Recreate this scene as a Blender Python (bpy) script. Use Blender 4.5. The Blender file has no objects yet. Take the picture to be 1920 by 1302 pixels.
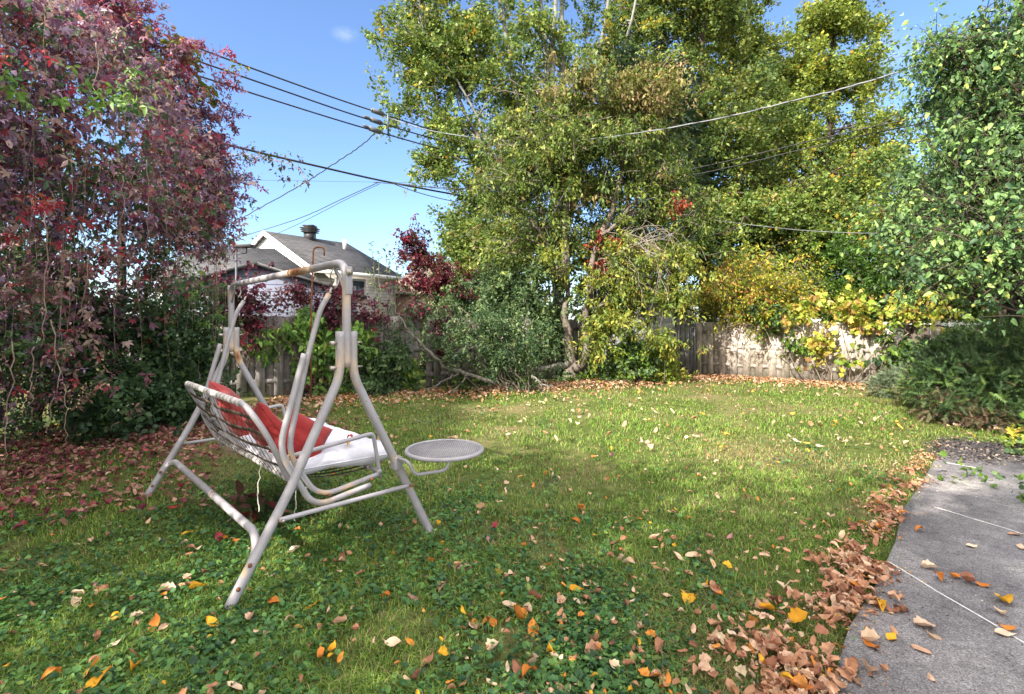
import bpy, math, random
import numpy as np
from mathutils import Vector, Matrix
R = math.radians
sc = bpy.context.scene
COL = sc.collection
H = 1.5; F = 944.0            # eye height (m) and focal length in photo pixels

def W(px, py, Y):             # photo pixel + distance -> point in the garden
    return np.array([(px-960)/F*Y, Y, H+(600-py)/F*Y])
def G(px, py):                # photo pixel on the ground
    Y = H*F/(py-600); return np.array([(px-960)/F*Y, Y, 0.0])
def rng(s): return np.random.default_rng(s)

# ---------------------------------------------------------------- mesh helpers
def link(name, me, mat=None, parent=None, smooth=False):
    o = bpy.data.objects.new(name, me); COL.objects.link(o)
    if mat is not None and len(me.materials) == 0: me.materials.append(mat)
    if parent is not None:
        o.parent = parent
        if parent.data is None: o.matrix_parent_inverse = Matrix.Translation(-parent.location)
    return o
def tag(o, label=None, cat=None, group=None, kind=None):
    if label: o['label'] = label
    if cat: o['category'] = cat
    if group: o['group'] = group
    if kind: o['kind'] = kind
    return o
def thing(name, label, cat, loc=(0,0,0), group=None):
    o = bpy.data.objects.new(name, None); COL.objects.link(o)
    o.location = loc; o.empty_display_size = .2
    return tag(o, label, cat, group)

def mesh_np(name, V, Fs, smooth=False, col=None, fmat=None, mats=None, fattr=None):
    """V (n,3); Fs list of (m,k) arrays; col (n,3) point colour"""
    me = bpy.data.meshes.new(name)
    V = np.asarray(V, np.float32)
    me.vertices.add(len(V)); me.vertices.foreach_set('co', V.ravel())
    Fs = [np.asarray(f, np.int32) for f in Fs if len(f)]
    nl = sum(f.size for f in Fs); nf = sum(len(f) for f in Fs)
    me.loops.add(nl); me.loops.foreach_set('vertex_index', np.concatenate([f.ravel() for f in Fs]))
    me.polygons.add(nf)
    tot = np.concatenate([np.full(len(f), f.shape[1], np.int32) for f in Fs])
    st = np.concatenate([[0], np.cumsum(tot)[:-1]]).astype(np.int32)
    me.polygons.foreach_set('loop_start', st)
    me.polygons.foreach_set('loop_total', tot)
    if smooth: me.polygons.foreach_set('use_smooth', np.ones(nf, bool))
    if fmat is not None: me.polygons.foreach_set('material_index', np.asarray(fmat, np.int32))
    me.update(calc_edges=True)
    if col is not None:
        a = me.color_attributes.new('col', 'FLOAT_COLOR', 'POINT')
        c = np.ones((len(V), 4), np.float32); c[:, :3] = col
        a.data.foreach_set('color', c.ravel())
    if fattr is not None:
        for k, vv in fattr.items():
            a = me.attributes.new(k, 'FLOAT', 'POINT'); a.data.foreach_set('value', np.asarray(vv, np.float32))
    if mats:
        for m in mats: me.materials.append(m)
    me.validate()
    return me

def smooth_path(pts, rad=None, bend=.12, n=6):
    """polyline with rounded corners"""
    P = [np.array(p, float) for p in pts]; out = [P[0]]
    for i in range(1, len(P)-1):
        a, b, c = P[i-1], P[i], P[i+1]
        la = np.linalg.norm(a-b); lc = np.linalg.norm(c-b)
        d = min(bend, la*.48, lc*.48)
        p0 = b+(a-b)/la*d; p1 = b+(c-b)/lc*d
        for k in range(n+1):
            t = k/n; out.append((1-t)**2*p0+2*t*(1-t)*b+t*t*p1)
    out.append(P[-1]); return np.array(out)

def tube_arrays(P, rad, sides=12, base=0, caps=True):
    P = np.asarray(P, float); n = len(P)
    rad = np.broadcast_to(np.asarray(rad, float), (n,))
    T = np.gradient(P, axis=0); T /= np.linalg.norm(T, axis=1)[:, None]+1e-9
    up = np.array([0, 0, 1.]) if abs(T[0][2]) < .9 else np.array([1., 0, 0])
    N = np.zeros_like(P); nn = np.cross(T[0], up); nn /= np.linalg.norm(nn); N[0] = nn
    for i in range(1, n):
        nn = nn-T[i]*np.dot(nn, T[i]); nn /= np.linalg.norm(nn)+1e-9; N[i] = nn
    B = np.cross(T, N)
    a = np.arange(sides)/sides*2*np.pi
    V = P[:, None]+rad[:, None, None]*(np.cos(a)[None, :, None]*N[:, None]+np.sin(a)[None, :, None]*B[:, None])
    V = V.reshape(-1, 3)
    i = np.arange(n-1)[:, None]*sides; j = np.arange(sides)[None]; j2 = (j+1) % sides
    Q = np.stack([i+j, i+j2, i+sides+j2, i+sides+j], -1).reshape(-1, 4)+base
    Tt = np.zeros((0, 3), int)
    if caps:
        c0 = len(V); V = np.vstack([V, P[:1], P[-1:]])
        k = np.arange(sides); k2 = (k+1) % sides
        Tt = np.vstack([np.stack([np.full(sides, c0), k2, k], -1),
                        np.stack([np.full(sides, c0+1), k+(n-1)*sides, k2+(n-1)*sides], -1)])+base
    return V, Q, Tt

def tubes(name, paths, mat, parent=None, sides=12, caps=True, bulk=None, colour=None, attr=None, arr=False):
    """paths: list of (points, radius[, ...])"""
    Vs, Qs, Ts, b = [], [], [], 0
    for P, r in paths:
        V, Q, T = tube_arrays(P, r, sides, b, caps)
        Vs.append(V); Qs.append(Q); Ts.append(T); b += len(V)
    V = np.vstack(Vs)
    if arr: return V, np.vstack(Qs), np.vstack(Ts)
    me = mesh_np(name, V, [np.vstack(Qs), np.vstack(Ts)], smooth=True, fattr=attr(V) if attr else None)
    return link(name, me, mat, parent)

class MB:
    """collects boxes / polygons and links them as one mesh"""
    def __init__(s): s.V = []; s.F = {}; s.n = 0
    def poly(s, pts):
        k = len(pts); s.V += [tuple(map(float, p)) for p in pts]
        s.F.setdefault(k, []).append(list(range(s.n, s.n+k))); s.n += k
    def box(s, c, size, ux=(1, 0, 0), uy=(0, 1, 0), uz=(0, 0, 1)):
        c = np.array(c, float); ux, uy, uz = [np.array(q, float)*h/2 for q, h in zip((ux, uy, uz), size)]
        p = [c+sx*ux+sy*uy+sz*uz for sz in (-1, 1) for sx, sy in ((-1, -1), (1, -1), (1, 1), (-1, 1))]
        s.V += [tuple(q) for q in p]; n = s.n
        for f in ((0, 3, 2, 1), (4, 5, 6, 7), (0, 1, 5, 4), (1, 2, 6, 5), (2, 3, 7, 6), (3, 0, 4, 7)):
            s.F.setdefault(4, []).append([n+i for i in f])
        s.n += 8
    def prism(s, pts, off):          # polygon extruded by vector off
        pts = [np.array(p, float) for p in pts]; off = np.array(off, float); k = len(pts); n = s.n
        s.V += [tuple(p) for p in pts]+[tuple(p+off) for p in pts]
        s.F.setdefault(k, []).append([n+i for i in range(k)][::-1])
        s.F.setdefault(k, []).append([n+k+i for i in range(k)])
        for i in range(k):
            j = (i+1) % k; s.F.setdefault(4, []).append([n+i, n+j, n+k+j, n+k+i])
        s.n += 2*k
    def build(s, name, mat, parent=None, bevel=0):
        me = mesh_np(name, np.array(s.V), [np.array(f) for f in s.F.values()])
        o = link(name, me, mat, parent)
        if bevel:
            m = o.modifiers.new('bevel', 'BEVEL'); m.width = bevel; m.segments = 2; m.limit_method = 'ANGLE'
        return o

# ---------------------------------------------------------------- materials
def newmat(name):
    m = bpy.data.materials.new(name); m.use_nodes = True
    nt = m.node_tree; b = nt.nodes['Principled BSDF']; b.inputs['Roughness'].default_value = .7
    b.inputs['Specular IOR Level'].default_value = .3
    return m, nt, b
def nd(nt, t, **kw):
    n = nt.nodes.new(t)
    for k, v in kw.items():
        if k in n.inputs: n.inputs[k].default_value = v
        else: setattr(n, k, v)
    return n
def ramp(nt, fac, stops):
    r = nt.nodes.new('ShaderNodeValToRGB'); e = r.color_ramp.elements
    while len(e) < len(stops): e.new(.5)
    for el, (p, c) in zip(e, stops):
        el.position = p; el.color = (*c, 1) if len(c) == 3 else c
    nt.links.new(fac, r.inputs[0]); return r.outputs[0]
def coord(nt, kind='Object', scale=None):
    tc = nt.nodes.new('ShaderNodeTexCoord'); o = tc.outputs[kind]
    if scale is not None:
        mp = nt.nodes.new('ShaderNodeMapping'); mp.inputs['Scale'].default_value = scale
        nt.links.new(o, mp.inputs[0]); o = mp.outputs[0]
    return o
def noise(nt, vec, scale, detail=5, rough=.6, dist=0):
    n = nd(nt, 'ShaderNodeTexNoise'); n.inputs['Scale'].default_value = scale
    n.inputs['Detail'].default_value = detail; n.inputs['Roughness'].default_value = rough
    n.inputs['Distortion'].default_value = dist
    nt.links.new(vec, n.inputs['Vector']); return n.outputs['Fac']
def mix(nt, fac, a, b, mode='MIX'):
    m = nt.nodes.new('ShaderNodeMix'); m.data_type = 'RGBA'; m.blend_type = mode
    for i, x in ((0, fac), (6, a), (7, b)):
        if isinstance(x, (int, float)): m.inputs[i].default_value = x
        elif isinstance(x, tuple): m.inputs[i].default_value = (*x, 1) if len(x) == 3 else x
        else: nt.links.new(x, m.inputs[i])
    return m.outputs[2]
def bump(nt, b, h, strength=.3, dist=.01):
    bp = nt.nodes.new('ShaderNodeBump'); bp.inputs['Strength'].default_value = strength
    bp.inputs['Distance'].default_value = dist
    nt.links.new(h, bp.inputs['Height']); nt.links.new(bp.outputs[0], b.inputs['Normal'])

def mat_simple(name, c1, c2, scale=8, rough=.7, bmp=.2, spec=.3, stretch=(1, 1, 1), metal=0):
    m, nt, b = newmat(name); v = coord(nt, 'Object', stretch)
    n = noise(nt, v, scale)
    nt.links.new(ramp(nt, n, [(.3, c1), (.7, c2)]), b.inputs['Base Color'])
    b.inputs['Roughness'].default_value = rough; b.inputs['Specular IOR Level'].default_value = spec
    b.inputs['Metallic'].default_value = metal
    if bmp: bump(nt, b, noise(nt, v, scale*5), bmp, .01)
    return m

def mat_leaf(name, trans=.35, rough=.5, spec=.35):
    m, nt, b = newmat(name)
    at = nt.nodes.new('ShaderNodeAttribute'); at.attribute_name = 'col'
    n = noise(nt, coord(nt, 'Object'), 60, 2)
    c = mix(nt, 1.0, at.outputs['Color'], ramp(nt, n, [(.25, (.72, .72, .72)), (.75, (1.2, 1.2, 1.2))]), 'MULTIPLY')
    nt.links.new(c, b.inputs['Base Color']); b.inputs['Roughness'].default_value = rough
    b.inputs['Specular IOR Level'].default_value = spec
    tr = nt.nodes.new('ShaderNodeBsdfTranslucent'); nt.links.new(c, tr.inputs[0])
    ms = nt.nodes.new('ShaderNodeMixShader'); ms.inputs[0].default_value = trans
    nt.links.new(b.outputs[0], ms.inputs[1]); nt.links.new(tr.outputs[0], ms.inputs[2])
    nt.links.new(ms.outputs[0], nt.nodes['Material Output'].inputs[0])
    return m

LEAF = mat_leaf('leaf', .38)
NEEDLE = mat_leaf('needle', .15, .6)
GRASSM = mat_leaf('grass_blade', .35, .55, .25)
LITTER = mat_leaf('dry_leaf', .2, .75, .15)
BARK = mat_simple('bark', (.075, .06, .05), (.22, .185, .155), 9, .9, .9, .1, (1, 1, .22))
DEADWOOD = mat_simple('dead_wood', (.07, .062, .052), (.21, .195, .165), 16, .9, .7, .1, (1, 1, .4))
BARK_GREY = mat_simple('pale_bark', (.10, .10, .095), (.23, .23, .21), 5, .8, .5, .2, (1, 1, .5))
BARK_DARK = mat_simple('dark_bark', (.035, .026, .02), (.09, .07, .055), 9, .9, .8, .1, (1, 1, .3))
TWIG = mat_simple('twig', (.14, .1, .08), (.3, .24, .2), 12, .9, .3, .1)
VINESTEM = mat_simple('vine_stem', (.13, .085, .065), (.32, .24, .19), 12, .8, .3, .2)
DEAD = mat_simple('dead_twig', (.15, .12, .095), (.34, .29, .25), 12, .9, .3, .1)

# ---------------------------------------------------------------- leaves
def tmpl_blade(w=.5, fold=.12, droop=.15):
    # pointed oval, folded along midrib; axis +x length 1
    V = np.array([[0, 0, 0], [.3, w/2, fold], [.72, w*.36, fold*.6-droop*.6], [1, 0, -droop*1.4],
                  [.72, -w*.36, fold*.6-droop*.6], [.3, -w/2, fold], [.3, 0, 0], [.72, 0, -droop*.6]], float)
    T = np.array([[0, 6, 1], [6, 7, 2], [6, 2, 1], [7, 3, 2], [0, 5, 6], [6, 5, 4], [6, 4, 7], [7, 4, 3]])
    return V, T
def tmpl_quad(w=.6):
    V = np.array([[0, 0, 0], [.45, w/2, .08], [1, 0, -.06], [.45, -w/2, .08]], float)
    return V, np.array([[0, 3, 2, 1]])
def tmpl_round():
    a = np.linspace(0, 2*np.pi, 7)[:-1]
    V = np.vstack([[.45, 0, -.05]]+[[.45+.5*math.cos(t), .5*math.sin(t), .06*math.cos(2*t)] for t in a])
    k = np.arange(6); return V, np.stack([np.zeros(6, int), 1+k, 1+(k+1) % 6], -1)
def tmpl_palm(n=5):
    Vs, Ts, b = [], [], 0
    for ang, s in zip(np.linspace(-1.5, 1.5, n), (.62, .85, 1, .85, .62) if n == 5 else (.7, 1, .7)):
        V, T = np.array([[0, 0, 0], [.5, .2, .05], [1, 0, -.22], [.5, -.2, .05], [.5, 0, -.03]]), np.array([[0, 4, 1], [4, 2, 1], [0, 3, 4], [4, 3, 2]])
        V = V*s; c, q = math.cos(ang), math.sin(ang)
        V = np.stack([V[:, 0]*c-V[:, 1]*q, V[:, 0]*q+V[:, 1]*c, V[:, 2]-.05*abs(ang)], -1)
        Vs.append(V); Ts.append(T+b); b += len(V)
    return np.vstack(Vs)*.75, np.vstack(Ts)
def tmpl_maple():
    # broad lobed leaf (grape / maple)
    a = [0, .35, .7, 1.15, 1.55, 2.1, 2.75]
    r = [1, .62, .9, .55, .78, .5, .35]
    pts = [(x, y) for x, y in zip(a, r)]
    V = [[0, 0, 0]]
    for t, q in [( -x, y) for x, y in pts[::-1]]+pts[1:]:
        V.append([q*math.cos(t)*.6+.15, q*math.sin(t)*.6, -.13*q*abs(math.sin(t*1.5))])
    V = np.array(V); n = len(V)-1; k = np.arange(n)
    return V, np.stack([np.zeros(n, int), 1+k, 1+(k+1) % n], -1)
def tmpl_needle(n=9):
    # flat spray of needles along a twig
    Vs, Ts, b = [], [], 0
    for i in range(n):
        t = .08+.85*i/(n-1)
        for s in (-1, 1):
            L = .26*(1-.5*t); x0 = t; w = .055
            Vs += [[x0-w, 0, 0], [x0+w, 0, 0], [x0+.16, s*L, .04-.06*t]]; Ts.append([b, b+1, b+2]); b += 3
    Vs += [[0, -.02, 0], [0, .02, 0], [1.12, 0, -.05]]; Ts.append([b, b+1, b+2])
    return np.array(Vs), np.array(Ts)

T_BLADE = tmpl_blade(.55); T_NARROW = tmpl_blade(.36, .08, .25); T_QUAD = tmpl_quad(.75); T_THIN = tmpl_quad(.42)
T_SMALL = (T_BLADE[0]*.62, T_BLADE[1]); T_ROUND = tmpl_round(); T_PALM = tmpl_palm(5); T_PALM3 = tmpl_palm(3); T_MAPLE = tmpl_maple()
T_NEEDLE = tmpl_needle(6); T_NEEDLE_FAR = tmpl_needle(4)

def norm(a): return a/(np.linalg.norm(a, axis=-1, keepdims=True)+1e-9)
def orient(r, n, outward=None, droop=.3, up=.6, out=.4, flat=0):
    """leaf axis X and normal Z"""
    X = r.normal(size=(n, 3))
    if flat: X[:, 2] *= (1-flat)
    X = norm(X)
    if outward is not None: X = X+out*outward
    X[:, 2] -= droop; X = norm(X)
    Z = r.normal(size=(n, 3)); Z[:, 2] = abs(Z[:, 2])*1.0+up
    if flat: Z[:, :2] *= (1-flat)
    Z = Z-X*(Z*X).sum(1)[:, None]; Z = norm(Z)
    return X, Z
def instance(P, X, Z, S, tm, wide=None):
    V, T = tm; Yv = np.cross(Z, X); n = len(P)
    sy = S if wide is None else S*wide
    A = (P[:, None]+V[None, :, 0:1]*(X*S[:, None])[:, None]+V[None, :, 1:2]*(Yv*sy[:, None])[:, None]
         + V[None, :, 2:3]*(Z*S[:, None])[:, None]).reshape(-1, 3)
    Fc = (T[None]+(np.arange(n)*len(V))[:, None, None]).reshape(-1, T.shape[1])
    return A, Fc
def pick(r, pal, n, bias=None):
    c = np.array([p[:3] for p in pal]); w = np.array([p[3] for p in pal], float); w /= w.sum()
    return c[r.choice(len(pal), n, p=w)]

def blob_points(r, blobs, n, shell=.5):
    """blobs: (cx,cy,cz,rx,ry,rz[,weight])"""
    B = np.array([b[:6] for b in blobs], float)
    w = np.array([(b[6] if len(b) > 6 else 1)*(b[3]*b[4]*b[5])**(2/3) for b in blobs]); w /= w.sum()
    k = r.choice(len(B), n, p=w)
    d = norm(r.normal(size=(n, 3))); rad = r.random(n)**(1/3)
    rad = np.where(r.random(n) < shell, .8+.25*r.random(n), rad)
    return B[k, :3]+d*rad[:, None]*B[k, 3:6], d

def foliage(name, blobs, nclump, per, size, pal, seed, tm=T_QUAD, sig=.35, mat=None, parent=None, droop=.3,
            shell=.35, cpal=None, zmin=.03, up=.5, out=.4, mixf=.5, flat=.6, centres=None, jit=.3, bough=11, bs=1.25, shrink=.88,
            void=.12, vf=None, rise=.35, spray=True, info=None, tms=None):
    """leaves set along short sprays; the sprays gather round boughs, with hollows between them"""
    r = rng(seed)
    if centres is None:
        blobs = [(*b[:3], b[3]*shrink, b[4]*shrink, b[5]*shrink, *b[6:]) for b in blobs]; nb_ = max(6, nclump//bough); C0, D0 = blob_points(r, blobs, nb_, shell); kk = r.integers(0, nb_, nclump)
        C = C0[kk]+r.normal(size=(nclump, 3))*sig*bs*(.4+1.1*r.random(nb_))[kk][:, None]*[1, 1, .75]; D = D0[kk]
        if void is not None:
            m = vnoise(C, vf or 1.0/(sig*1.6), seed+77)*.5+r.normal(size=nclump)*.08 > void-.28; C, D = C[m], D[m]; nclump = len(C)
    else: C, D = centres; nclump = len(C)
    cc = pick(r, cpal or pal, nclump)
    cs = sig*(.55+.9*r.random(nclump))
    per_ = (per*(.5+r.random(nclump))).astype(int).clip(1)
    k = np.repeat(np.arange(nclump), per_); n = len(k)
    if spray:
        Dc = norm(D*.7+r.normal(size=(nclump, 3))*.65+[0, 0, rise]); t = r.random(n)**.85
        P = C[k]+Dc[k]*((t-.35)*2.7*cs[k])[:, None]+r.normal(size=(n, 3))*(cs[k]*.34*(1.1-.5*t))[:, None]
        P[:, 2] -= t*t*cs[k]*droop*.7
        O = norm(Dc[k]+r.normal(size=(n, 3))*.7)
        if info is not None: info += [C, Dc, cs]
    else:
        off = r.normal(size=(n, 3))*cs[k][:, None]; off[:, 2] *= flat; P = C[k]+off; O = norm(off+D[k]*.3)
    m = P[:, 2] > zmin; P, k, O = P[m], k[m], O[m]; n = len(P)
    X, Z = orient(r, n, O, droop, up, out*1.4 if spray else out)
    S = size*(.45+1.0*r.random(n)**1.3)
    c = pick(r, pal, n); use = r.random(n) < mixf; c[use] = cc[k][use]
    c = c*(1-jit/2+jit*r.random((n, 1)))*(.85+.3*r.random(nclump))[k][:, None]
    tms = tms or [tm]; w_ = r.integers(0, len(tms), n); Va, Fa, Ca, b = [], {}, [], 0
    for q, t_ in enumerate(tms):
        m = w_ == q
        if not m.any(): continue
        A, Fc = instance(P[m], X[m], Z[m], S[m], t_); Va.append(A); Fa.setdefault(Fc.shape[1], []).append(Fc+b); Ca.append(np.repeat(c[m], len(t_[0]), 0)); b += len(A)
    me = mesh_np(name, np.vstack(Va), [np.vstack(f) for f in Fa.values()], col=np.vstack(Ca))
    return link(name, me, mat or LEAF, parent), C

def wob(r, a, b, n=5, amp=.12, sag=0):
    a, b = np.array(a, float), np.array(b, float); L = np.linalg.norm(b-a)
    t = np.linspace(0, 1, n)[:, None]; P = a+(b-a)*t
    q = r.normal(size=(n, 3))*amp*L*.5; q[0] = 0; q[-1] = 0
    P = P+q; P[:, 2] += sag*L*(4*t[:, 0]*(1-t[:, 0])); return P
def spine(pts, n=14, amp=.03, seed=1):
    """smooth curve through pts"""
    P = np.array(pts, float); m = len(P); t = np.linspace(0, m-1, n); out = []
    r = rng(seed)
    for x in t:
        i = min(int(x), m-2); f = x-i
        p0, p1, p2, p3 = P[max(i-1, 0)], P[i], P[i+1], P[min(i+2, m-1)]
        out.append(.5*((2*p1)+(-p0+p2)*f+(2*p0-5*p1+4*p2-p3)*f*f+(-p0+3*p1-3*p2+p3)*f**3))
    out = np.array(out); q = r.normal(size=out.shape)*amp; q[0] = 0; return out+q
def branches_to(r, trunks, C, nb, rad=.03, amp=.15, minz=0, twig=.3):
    """paths from nearest lower trunk point to a sample of clump centres"""
    T = np.vstack([t for t, _ in trunks]); out = []
    idx = r.permutation(len(C))[:nb]
    for i in idx:
        c = C[i]; d = np.linalg.norm(T-c, axis=1)+np.maximum(0, T[:, 2]-c[2]+.1)*3
        a = T[np.argmin(d)]
        if np.linalg.norm(a-c) < .1: continue
        P = wob(r, a, c, 6, amp, .06); L = np.linalg.norm(a-c)
        out.append((P, np.linspace(rad*(.4+.25*L), rad*twig*.6, 6)))
    return out
# ================================================================ SWING
def mat_painted():
    m, nt, b = newmat('painted_steel'); v = coord(nt)
    base = ramp(nt, noise(nt, v, 6), [(.3, (.25, .235, .25)), (.7, (.35, .33, .348))])
    at = nt.nodes.new('ShaderNodeAttribute'); at.attribute_name = 'rust'
    n1 = noise(nt, coord(nt, 'Object', (1, 1, .35)), 26, 6, .7)
    ad = nt.nodes.new('ShaderNodeMath'); ad.operation = 'ADD'
    nt.links.new(at.outputs['Fac'], ad.inputs[0]); nt.links.new(n1, ad.inputs[1])
    stain = ramp(nt, ad.outputs[0], [(.66, (0, 0, 0)), (.95, (1, 1, 1))])
    deep = ramp(nt, ad.outputs[0], [(1.02, (0, 0, 0)), (1.0, (0, 0, 0))])
    st = mix(nt, stain, base, (.50, .36, .24)); 
    m2 = nt.nodes.new('ShaderNodeMapRange'); m2.inputs['From Min'].default_value = .98; m2.inputs['From Max'].default_value = 1.2
    nt.links.new(ad.outputs[0], m2.inputs['Value'])
    rc = ramp(nt, noise(nt, v, 60), [(.3, (.14, .045, .018)), (.7, (.36, .14, .05))])
    st2 = mix(nt, m2.outputs[0], st, rc)
    # small chips
    ch = ramp(nt, noise(nt, v, 45, 3), [(.70, (0, 0, 0)), (.74, (1, 1, 1))])
    st3 = mix(nt, ch, st2, (.22, .12, .07))
    nt.links.new(st3, b.inputs['Base Color']); b.inputs['Roughness'].default_value = .42
    b.inputs['Specular IOR Level'].default_value = .4
    bump(nt, b, noise(nt, v, 90), .15, .002)
    return m
STEEL = mat_painted()
RUSTY = mat_simple('rusted_steel', (.10, .04, .02), (.30, .13, .06), 30, .8, .4, .2)
BOLT = mat_simple('bolt_metal', (.25, .2, .16), (.5, .46, .42), 60, .4, .1, .5, metal=.6)

A0 = np.array([-1.47, 2.62]); SU = np.array([-.703, .711]); SV = np.array([.703, .711])
def S(a, b, z):
    p = A0+a*SU+b*SV; return np.array([p[0], p[1], z])
sw = thing('garden_swing', 'off-white tubular steel garden swing frame with rust stains standing on the lawn', 'garden swing', tuple(S(1.15, .65, 0)))
RUSTPTS = [(S(.72, .65, 1.84), .17, .55), (S(.55, .65, 1.84), .12, .3), (S(0, .65, 1.62), .12, .22), (S(0, .62, 1.25), .16, .2), (S(2.3, .69, 1.16), .09, .5),
           (S(0, .69, 1.12), .08, .15), (S(2.3, .62, 1.3), .12, .2), (S(0, 1.0, .57), .05, .35), (S(0, .25, .4), .035, .5), (S(0, 1.09, .39), .03, .5),
           (S(0, .08, .17), .03, .5), (S(.03, .65, 1.72), .05, .35), (S(2.25, .65, 1.72), .05, .3)]
def rust(pts, extra=0):
    def f(V):
        a = np.full(len(V), extra, float)
        for c, r_, s in pts:
            d = np.linalg.norm(V-np.array(c), axis=1)/r_
            a = np.maximum(a, extra+s*1.3*np.exp(-d**2.5))
        return {'rust': a}
    return f
RF = rust(RUSTPTS, .045)
def sub(P, n=60):
    """resample so the rust attribute has vertices to live on"""
    P = np.array(P); d = np.r_[0, np.cumsum(np.linalg.norm(np.diff(P, axis=0), axis=1))]
    keep = [P[0]]
    for i in range(len(P)-1):
        L = d[i+1]-d[i]; k = max(1, int(L/.035))
        for j in range(1, k+1): keep.append(P[i]+(P[i+1]-P[i])*j/k)
    return np.array(keep)
def tube(name, pts, r_, parent, bend=.1, mat=None, sides=16, rf=None):
    return tubes(name, [(sub(smooth_path(pts, bend=bend)), r_)], mat or STEEL, parent, sides, attr=rf or RF)

# top bar: one bent tube, both posts included
topbar = [S(0, .65, 1.21), S(0, .65, 1.835), S(.22, .65, 1.862), S(2.12, .65, 1.842), S(2.3, .65, 1.80), S(2.3, .65, 1.21)]
tb = tube('top_bar', [S(0, .65, 1.21), S(0, .65, 1.855), S(2.3, .65, 1.825), S(2.3, .65, 1.21)], .026, sw, bend=.13)
# joint sleeve with a rusty band
for a in (.86, 1.45):
    tubes('joint_ring', [([S(a-.012, .65, 1.855-.013*a), S(a+.012, .65, 1.855-.013*a)], .0285)], STEEL if a > 1 else RUSTY, sw, 16, attr=RF)
for a, side in ((0, 1), (2.3, -1)):
    tube('rear_leg', [S(a, .608, 1.43), S(a, .608, 1.16), S(a, .307, .538), S(a, -.003, 0)], .027, sw, bend=.09)
    tube('front_leg', [S(a, .692, 1.43), S(a, .692, 1.16), S(a, .985, .585), S(a, 1.283, 0)], .027, sw, bend=.09)
    # small welded plug, bolts through the bracket
    for z in (1.36, 1.21):
        tubes('bolt', [([S(a, .545, z), S(a, .585, z)], .013)], BOLT, sw, 8); tubes('bolt', [([S(a, .71, z), S(a, .755, z)], .005)], BOLT, sw, 8)
    tubes('corner_bolt', [([S(a-.045*side, .65, 1.79), S(a-.03*side, .65, 1.79)], .022), ([S(a-.052*side, .65, 1.79), S(a-.045*side, .65, 1.79)], .012)], BOLT, sw, 10)
    # flat plate between post and legs
    b_ = MB(); b_.box(S(a-.03*side, .65, 1.74), (.006, .045, .17), ux=(*SU, 0), uy=(*SV, 0)); b_.build('corner_plate', STEEL, sw, .002)
    # brace between front and rear leg
    z0 = .40
    b0, b1 = .238, 1.093
    o = -.036*side
    tube('leg_brace', [S(a+o, b0, z0), S(a+o, b1, z0-.005)], .0135, sw)
    for b in (b0, b1):
        tubes('bolt', [([S(a+o*1.3, b+(.012 if b < .5 else -.012), z0-.002), S(a+o*1.9, b+(.012 if b < .5 else -.012), z0-.002)], .009)], RUSTY if b > .5 else BOLT, sw, 8)
    # curved hook bracket under the top bar
    aa = a+.17*side
    tubes('hook', [(smooth_path([S(aa, .65, 1.835), S(aa, .66, 1.80), S(aa+.01, .685, 1.775), S(aa, .68, 1.735), S(aa, .655, 1.70)], bend=.02), .0065),
                   (smooth_path([S(aa-.02, .65, 1.84), S(aa-.01, .62, 1.79), S(aa, .63, 1.75), S(aa, .65, 1.745)], bend=.02), .005)], BOLT, sw, 8)
    tubes('corner_strut', [(smooth_path([S(a+.20*side, .65, 1.835), S(a+.11*side, .65, 1.80), S(a+.02*side, .65, 1.66)], bend=.06), .008)], STEEL, sw, 8, attr=RF)
# rear cross tube, ends curve down into the rear legs, sleeve joint in the middle
zc = .29; bc = .170
tube('cross_tube', [S(-.002, .085, .155), S(.03, .145, .25), S(.16, bc, zc+.012), S(2.14, bc, zc+.012), S(2.27, .145, .25), S(2.302, .085, .155)], .023, sw, bend=.1)
tubes('joint_ring', [([S(.975, bc, zc+.012), S(.99, bc, zc+.012)], .0245)], RUSTY, sw, 16, attr=RF)
for a in (0, 2.3):
    for z, b in ((.20, .103), (.095, .046)):
        s_ = -1
        tubes('leg_bolt', [([S(a-.026, b-.012, z), S(a-.034, b-.014, z)], .011), ([S(a-.034, b-.014, z), S(a-.04, b-.014, z)], .006)], RUSTY, sw, 10)
# tray table clamped to the near front leg
cx, cy, cz, tr = -.455, 3.40, .634, .252
tt = tubes('tray_rim', [(np.array([[cx+tr*math.cos(t), cy+tr*math.sin(t), cz-.012] for t in np.linspace(0, 2*np.pi, 65)]), .014)], STEEL, sw, 10, caps=False, attr=RF)
def tray_mesh():
    # expanded-metal mesh: crossing thin strips clipped to the circle
    b = MB(); st = .0135
    for s, ang in ((0, .5), (1, -.5)):
        d = np.array([math.cos(ang), math.sin(ang)]); n_ = np.array([-d[1], d[0]])
        for k in range(-19, 20):
            o = k*st; h = tr*tr-o*o
            if h <= 0: continue
            h = math.sqrt(h); c = np.array([cx, cy])+n_*o
            b.box((*c, cz-.004+.0012*s), (2*h, .0042, .0022), ux=(*d, 0), uy=(*n_, 0))
    return b
tm_ = tray_mesh().build('tray_mesh', STEEL, sw)
tube('tray_arm', [S(0, 1.0, .575)+np.array([0.02, -.02, .012]), np.array([-.66, 3.22, .592]), np.array([-.625, 3.24, .50]), np.array([-.47, 3.34, .497]), np.array([-.44, 3.37, .50]), np.array([-.40, 3.40, .60])], .0115, sw, bend=.04, sides=10)
b_ = MB(); b_.box(S(0, 1.003, .555), (.066, .062, .085), ux=(*SU, 0), uy=tuple(norm(np.array([SV[0]*.46, SV[1]*.46, -.89]))*0+np.array([*SV, 0]))); 
b_.build('tray_clamp', STEEL, sw, .008)
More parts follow.
